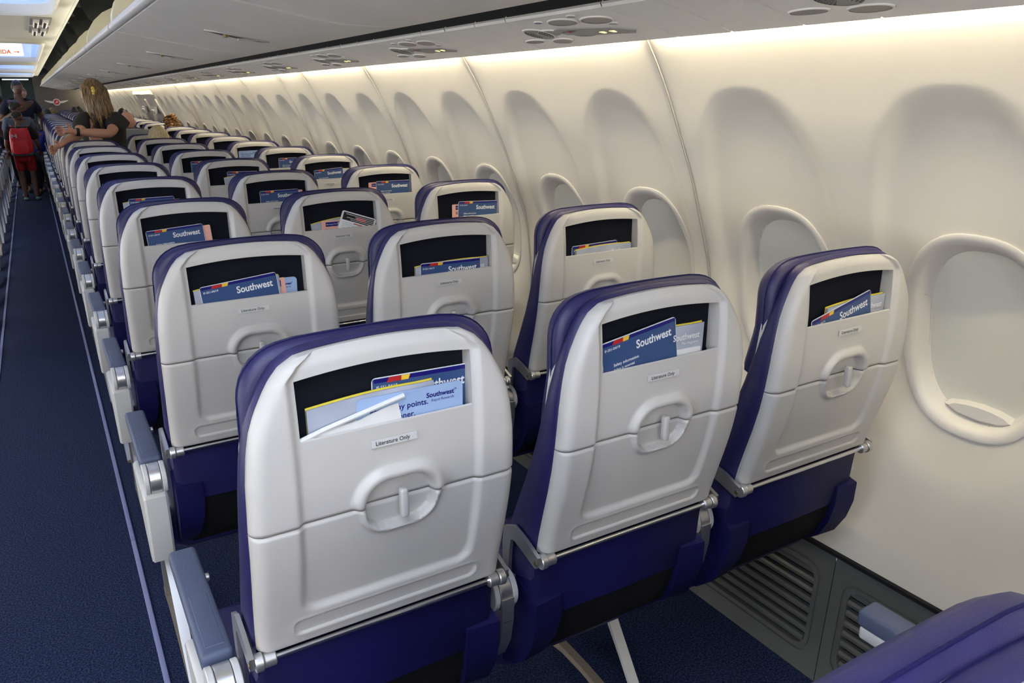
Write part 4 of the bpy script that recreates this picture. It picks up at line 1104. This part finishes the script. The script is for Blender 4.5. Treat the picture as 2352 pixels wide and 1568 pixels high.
# boy with the red backpack
H = 1.36
r, J, Mx, k = person('person', '', (-.17, 14.32, 0), H, -.12, 'skin_brown', dict(elR=(.21, .02, .84), wrR=(.20, .17, .74), elL=(-.21, .02, .84), wrL=(-.19, .16, .76)), True, math.radians(-62), math.radians(-5), short_hair('hair_black', .007, .5, -.2), 'tee_black', 'shorts_red', 'knee')
shoes(r, J, H, 'shoe_teal'); tag(r, 'boy in a black T-shirt and long red shorts wearing a red backpack', 'person')
e = empty('backpack', (-.175, 14.20, .69), -.12)
def pack(w, d, h, m, x=0, y=0, z=0, taper=.86):
    mb = MB(); rg = []
    for i in range(9):
        u = i/8; s_ = (1-abs(2*u-1)**4)*.22+.78; tp = 1-(1-taper)*u
        rg.append([(x+px*s_*tp, y+py*s_*(1-.25*u), z+h*u) for px, py in rrect(-w/2, w/2, -d/2, d/2, min(w, d)*.4, 5)])
    return mb.loft(rg, m)
pack(.31, .17, .40, 'pack_red').build('main_bag', e, 60)
fp = pack(.24, .06, .20, 'pack_red', 0, -.09, .03).build('front_pocket', e, 60)
mb = MB(); P = lambda x0, x1, z0, z1: mb.box(x0, x1, -.096, -.088, z0, z1, 'white_trim')
P(-.10, -.03, .285, .297); P(-.10, -.084, .262, .32); P(-.046, -.03, .262, .32); mb.build('badge', e)
mb = MB(); pack(.30, .175, .075, 'pack_grey', 0, 0, -.005, 1.0).build('base_panel', e, 60)
mb = MB(); mb.tube([(-.04, .03, .39), (-.03, .03, .43), (.03, .03, .43), (.04, .03, .39)], .009, 'pack_grey', 8); mb.build('grab_handle', e)
for s_ in (-1, 1):
    mb = MB(); mb.tube([(s_*.09, .06, .38), (s_*.11, .12, .43), (s_*.12, .22, .36), (s_*.12, .22, .22), (s_*.13, .09, .06)], .012, 'pack_red', 8); mb.build('strap', e)
tag(e, 'bright red backpack with a white badge and grey base on the boy', 'backpack')
# other children and passengers in the aisle
H = 1.50
r, J, Mx, k = person('person', '', (-.17, 14.78, 0), H, .1, 'skin_brown', dict(elR=(.22, .04, .98), wrR=(.22, .16, .86)), True, math.radians(-70), 0, short_hair('hair_black', .009, .4, -.3), 'tee_slate', 'pants_dark', 'ankle')
shoes(r, J, H, 'shoe_dark'); tag(r, 'child in a slate blue T-shirt between the man and the backpack boy', 'person')
H = 1.22
r, J, Mx, k = person('person', '', (.03, 15.15, 0), H, PI-.3, 'skin_brown', dict(), True, .3, math.radians(-20), short_hair('hair_black', .008), 'royal', 'pants_dark', 'ankle')
shoes(r, J, H, 'shoe_dark'); tag(r, 'small child in a royal blue shirt at the right edge of the aisle', 'person')
H = 1.74
r, J, Mx, k = person('person', '', (-.06, 17.2, 0), H, PI, 'skin_pink', dict(), True, 0, 0, short_hair('hair_brown', .008), 'tee_slate', 'pants_dark', 'ankle')
shoes(r, J, H, 'shoe_dark'); tag(r, 'pale person mostly hidden behind the man in navy', 'person')
H = 1.62
r, J, Mx, k = person('person', '', (-.42, 16.4, 0), H, .4, 'skin_dark', dict(), True, 0, 0, short_hair('hair_black', .01), 'maroon', 'pants_dark', 'ankle')
shoes(r, J, H, 'shoe_dark'); tag(r, 'person in a dark maroon top cut off by the left edge', 'person')
# seated passengers
def seated(x, row, H, skin, hair, shirt, label, dx=0, hy=0, dz=0):
    y = Y0+row*RP+.21; z = .39+dz
    js = dict(pel=(0, .02, .09*H), waist=(0, .0, .17*H), chest=(0, -.02, .30*H), neck0=(0, -.02, .40*H), neck1=(0, -.015, .435*H), shR=(.10*H, -.01, .385*H), elR=(.12*H, .05, .22*H), wrR=(.09*H, .24, .16*H), shL=(-.10*H, -.01, .385*H), elL=(-.12*H, .05, .22*H), wrL=(-.09*H, .24, .16*H),
              hipR=(.055*H, .03, .07*H), knR=(.06*H, .25*H, .075*H), anR=(.06*H, .24*H, -.19*H), toR=(.06*H, .30*H, -.25*H), hipL=(-.055*H, .03, .07*H), knL=(-.06*H, .25*H, .075*H), anL=(-.06*H, .24*H, -.19*H), toL=(-.06*H, .30*H, -.25*H))
    r, J, Mx, k = person('person', '', (x+dx, y, z), H, 0, skin, js, True, hy, 0, hair, shirt, 'pants_dark', 'ankle', slim=.95)
    tag(r, label, 'person', 'seated passengers'); return r
seated(.852, 10, 1.66, 'skin_pink', None, 'shirt_grey', 'bald passenger seated in the middle of the eleventh row', .02, 0, .05)
seated(.852, 7, 1.60, 'skin_light', short_hair('hair_blond', .014, .35, -.6), 'shirt_grey', 'blond passenger low in the middle seat of the eighth row', .0, 0, .0)
seated(1.342, 10, 1.62, 'skin_light', curly_hair, 'maroon', 'passenger with auburn curls in the window seat of the eleventh row', -.04, 0, -.02)
seated(1.342, 15, 1.74, 'skin_dark', short_hair('hair_black', .012, .4, -.5), 'tee_black', 'passenger with short black hair at the window further forward', -.13, 0, -.02)
for i, (x, row, hm, lab) in enumerate(((.30, 21, 'hair_black', 'dark haired passenger by the aisle near the bulkhead, nearest of the far group'), (.42, 22, 'hair_brown', 'brown haired passenger by the aisle beneath the bulkhead'), (.85, 23, 'hair_black', 'dark haired passenger seated below the winged emblem'), (.98, 24, 'hair_black', 'dark haired passenger right of the emblem in the middle seats'), (1.30, 22, 'hair_black', 'dark haired passenger by the window near the bulkhead'))):
    seated(x, row, 1.70, 'skin_brown', short_hair(hm, .014, .35, -.5), 'tee_black', lab, dz=-.04)
r = seated(-.70, 12, 1.70, 'skin_pink', short_hair('hair_brown', .01), 'shirt_grey', 'passenger in grey left of the aisle with an arm on the armrest', .05)
# grey-blue jacket hung over a middle seat
mb = MB(); w = .19
def sh_(z, u): return (u*w, float(rear(z))-.012-.004*math.sin(u*9), z)
us = np.linspace(-1, 1, 17)
mb.loft([[(u*w*.9, .055, .455) for u in us], [(u*w*.9, .02, .493) for u in us], [(u*w*.92, float(rear(.47))-.002, .488-.012*u*u) for u in us]]+[[sh_(z, u) for u in us] for z in (.46, .42, .37, .32, .27)], 'jacket' if 'jacket' in M else 'tee_slate', cap=False, close=False)
M['jacketcloth'] = mat('jacket_cloth', (.22, .25, .27), .8, bump=.3, bscale=60)
mb.mats = ['jacketcloth']; o = mb.build('jacket', None, 60); o.location = (.852, Y0+9*RP, ZB)
tag(o, 'grey blue jacket hung over a middle seat back right of the woman', 'jacket')
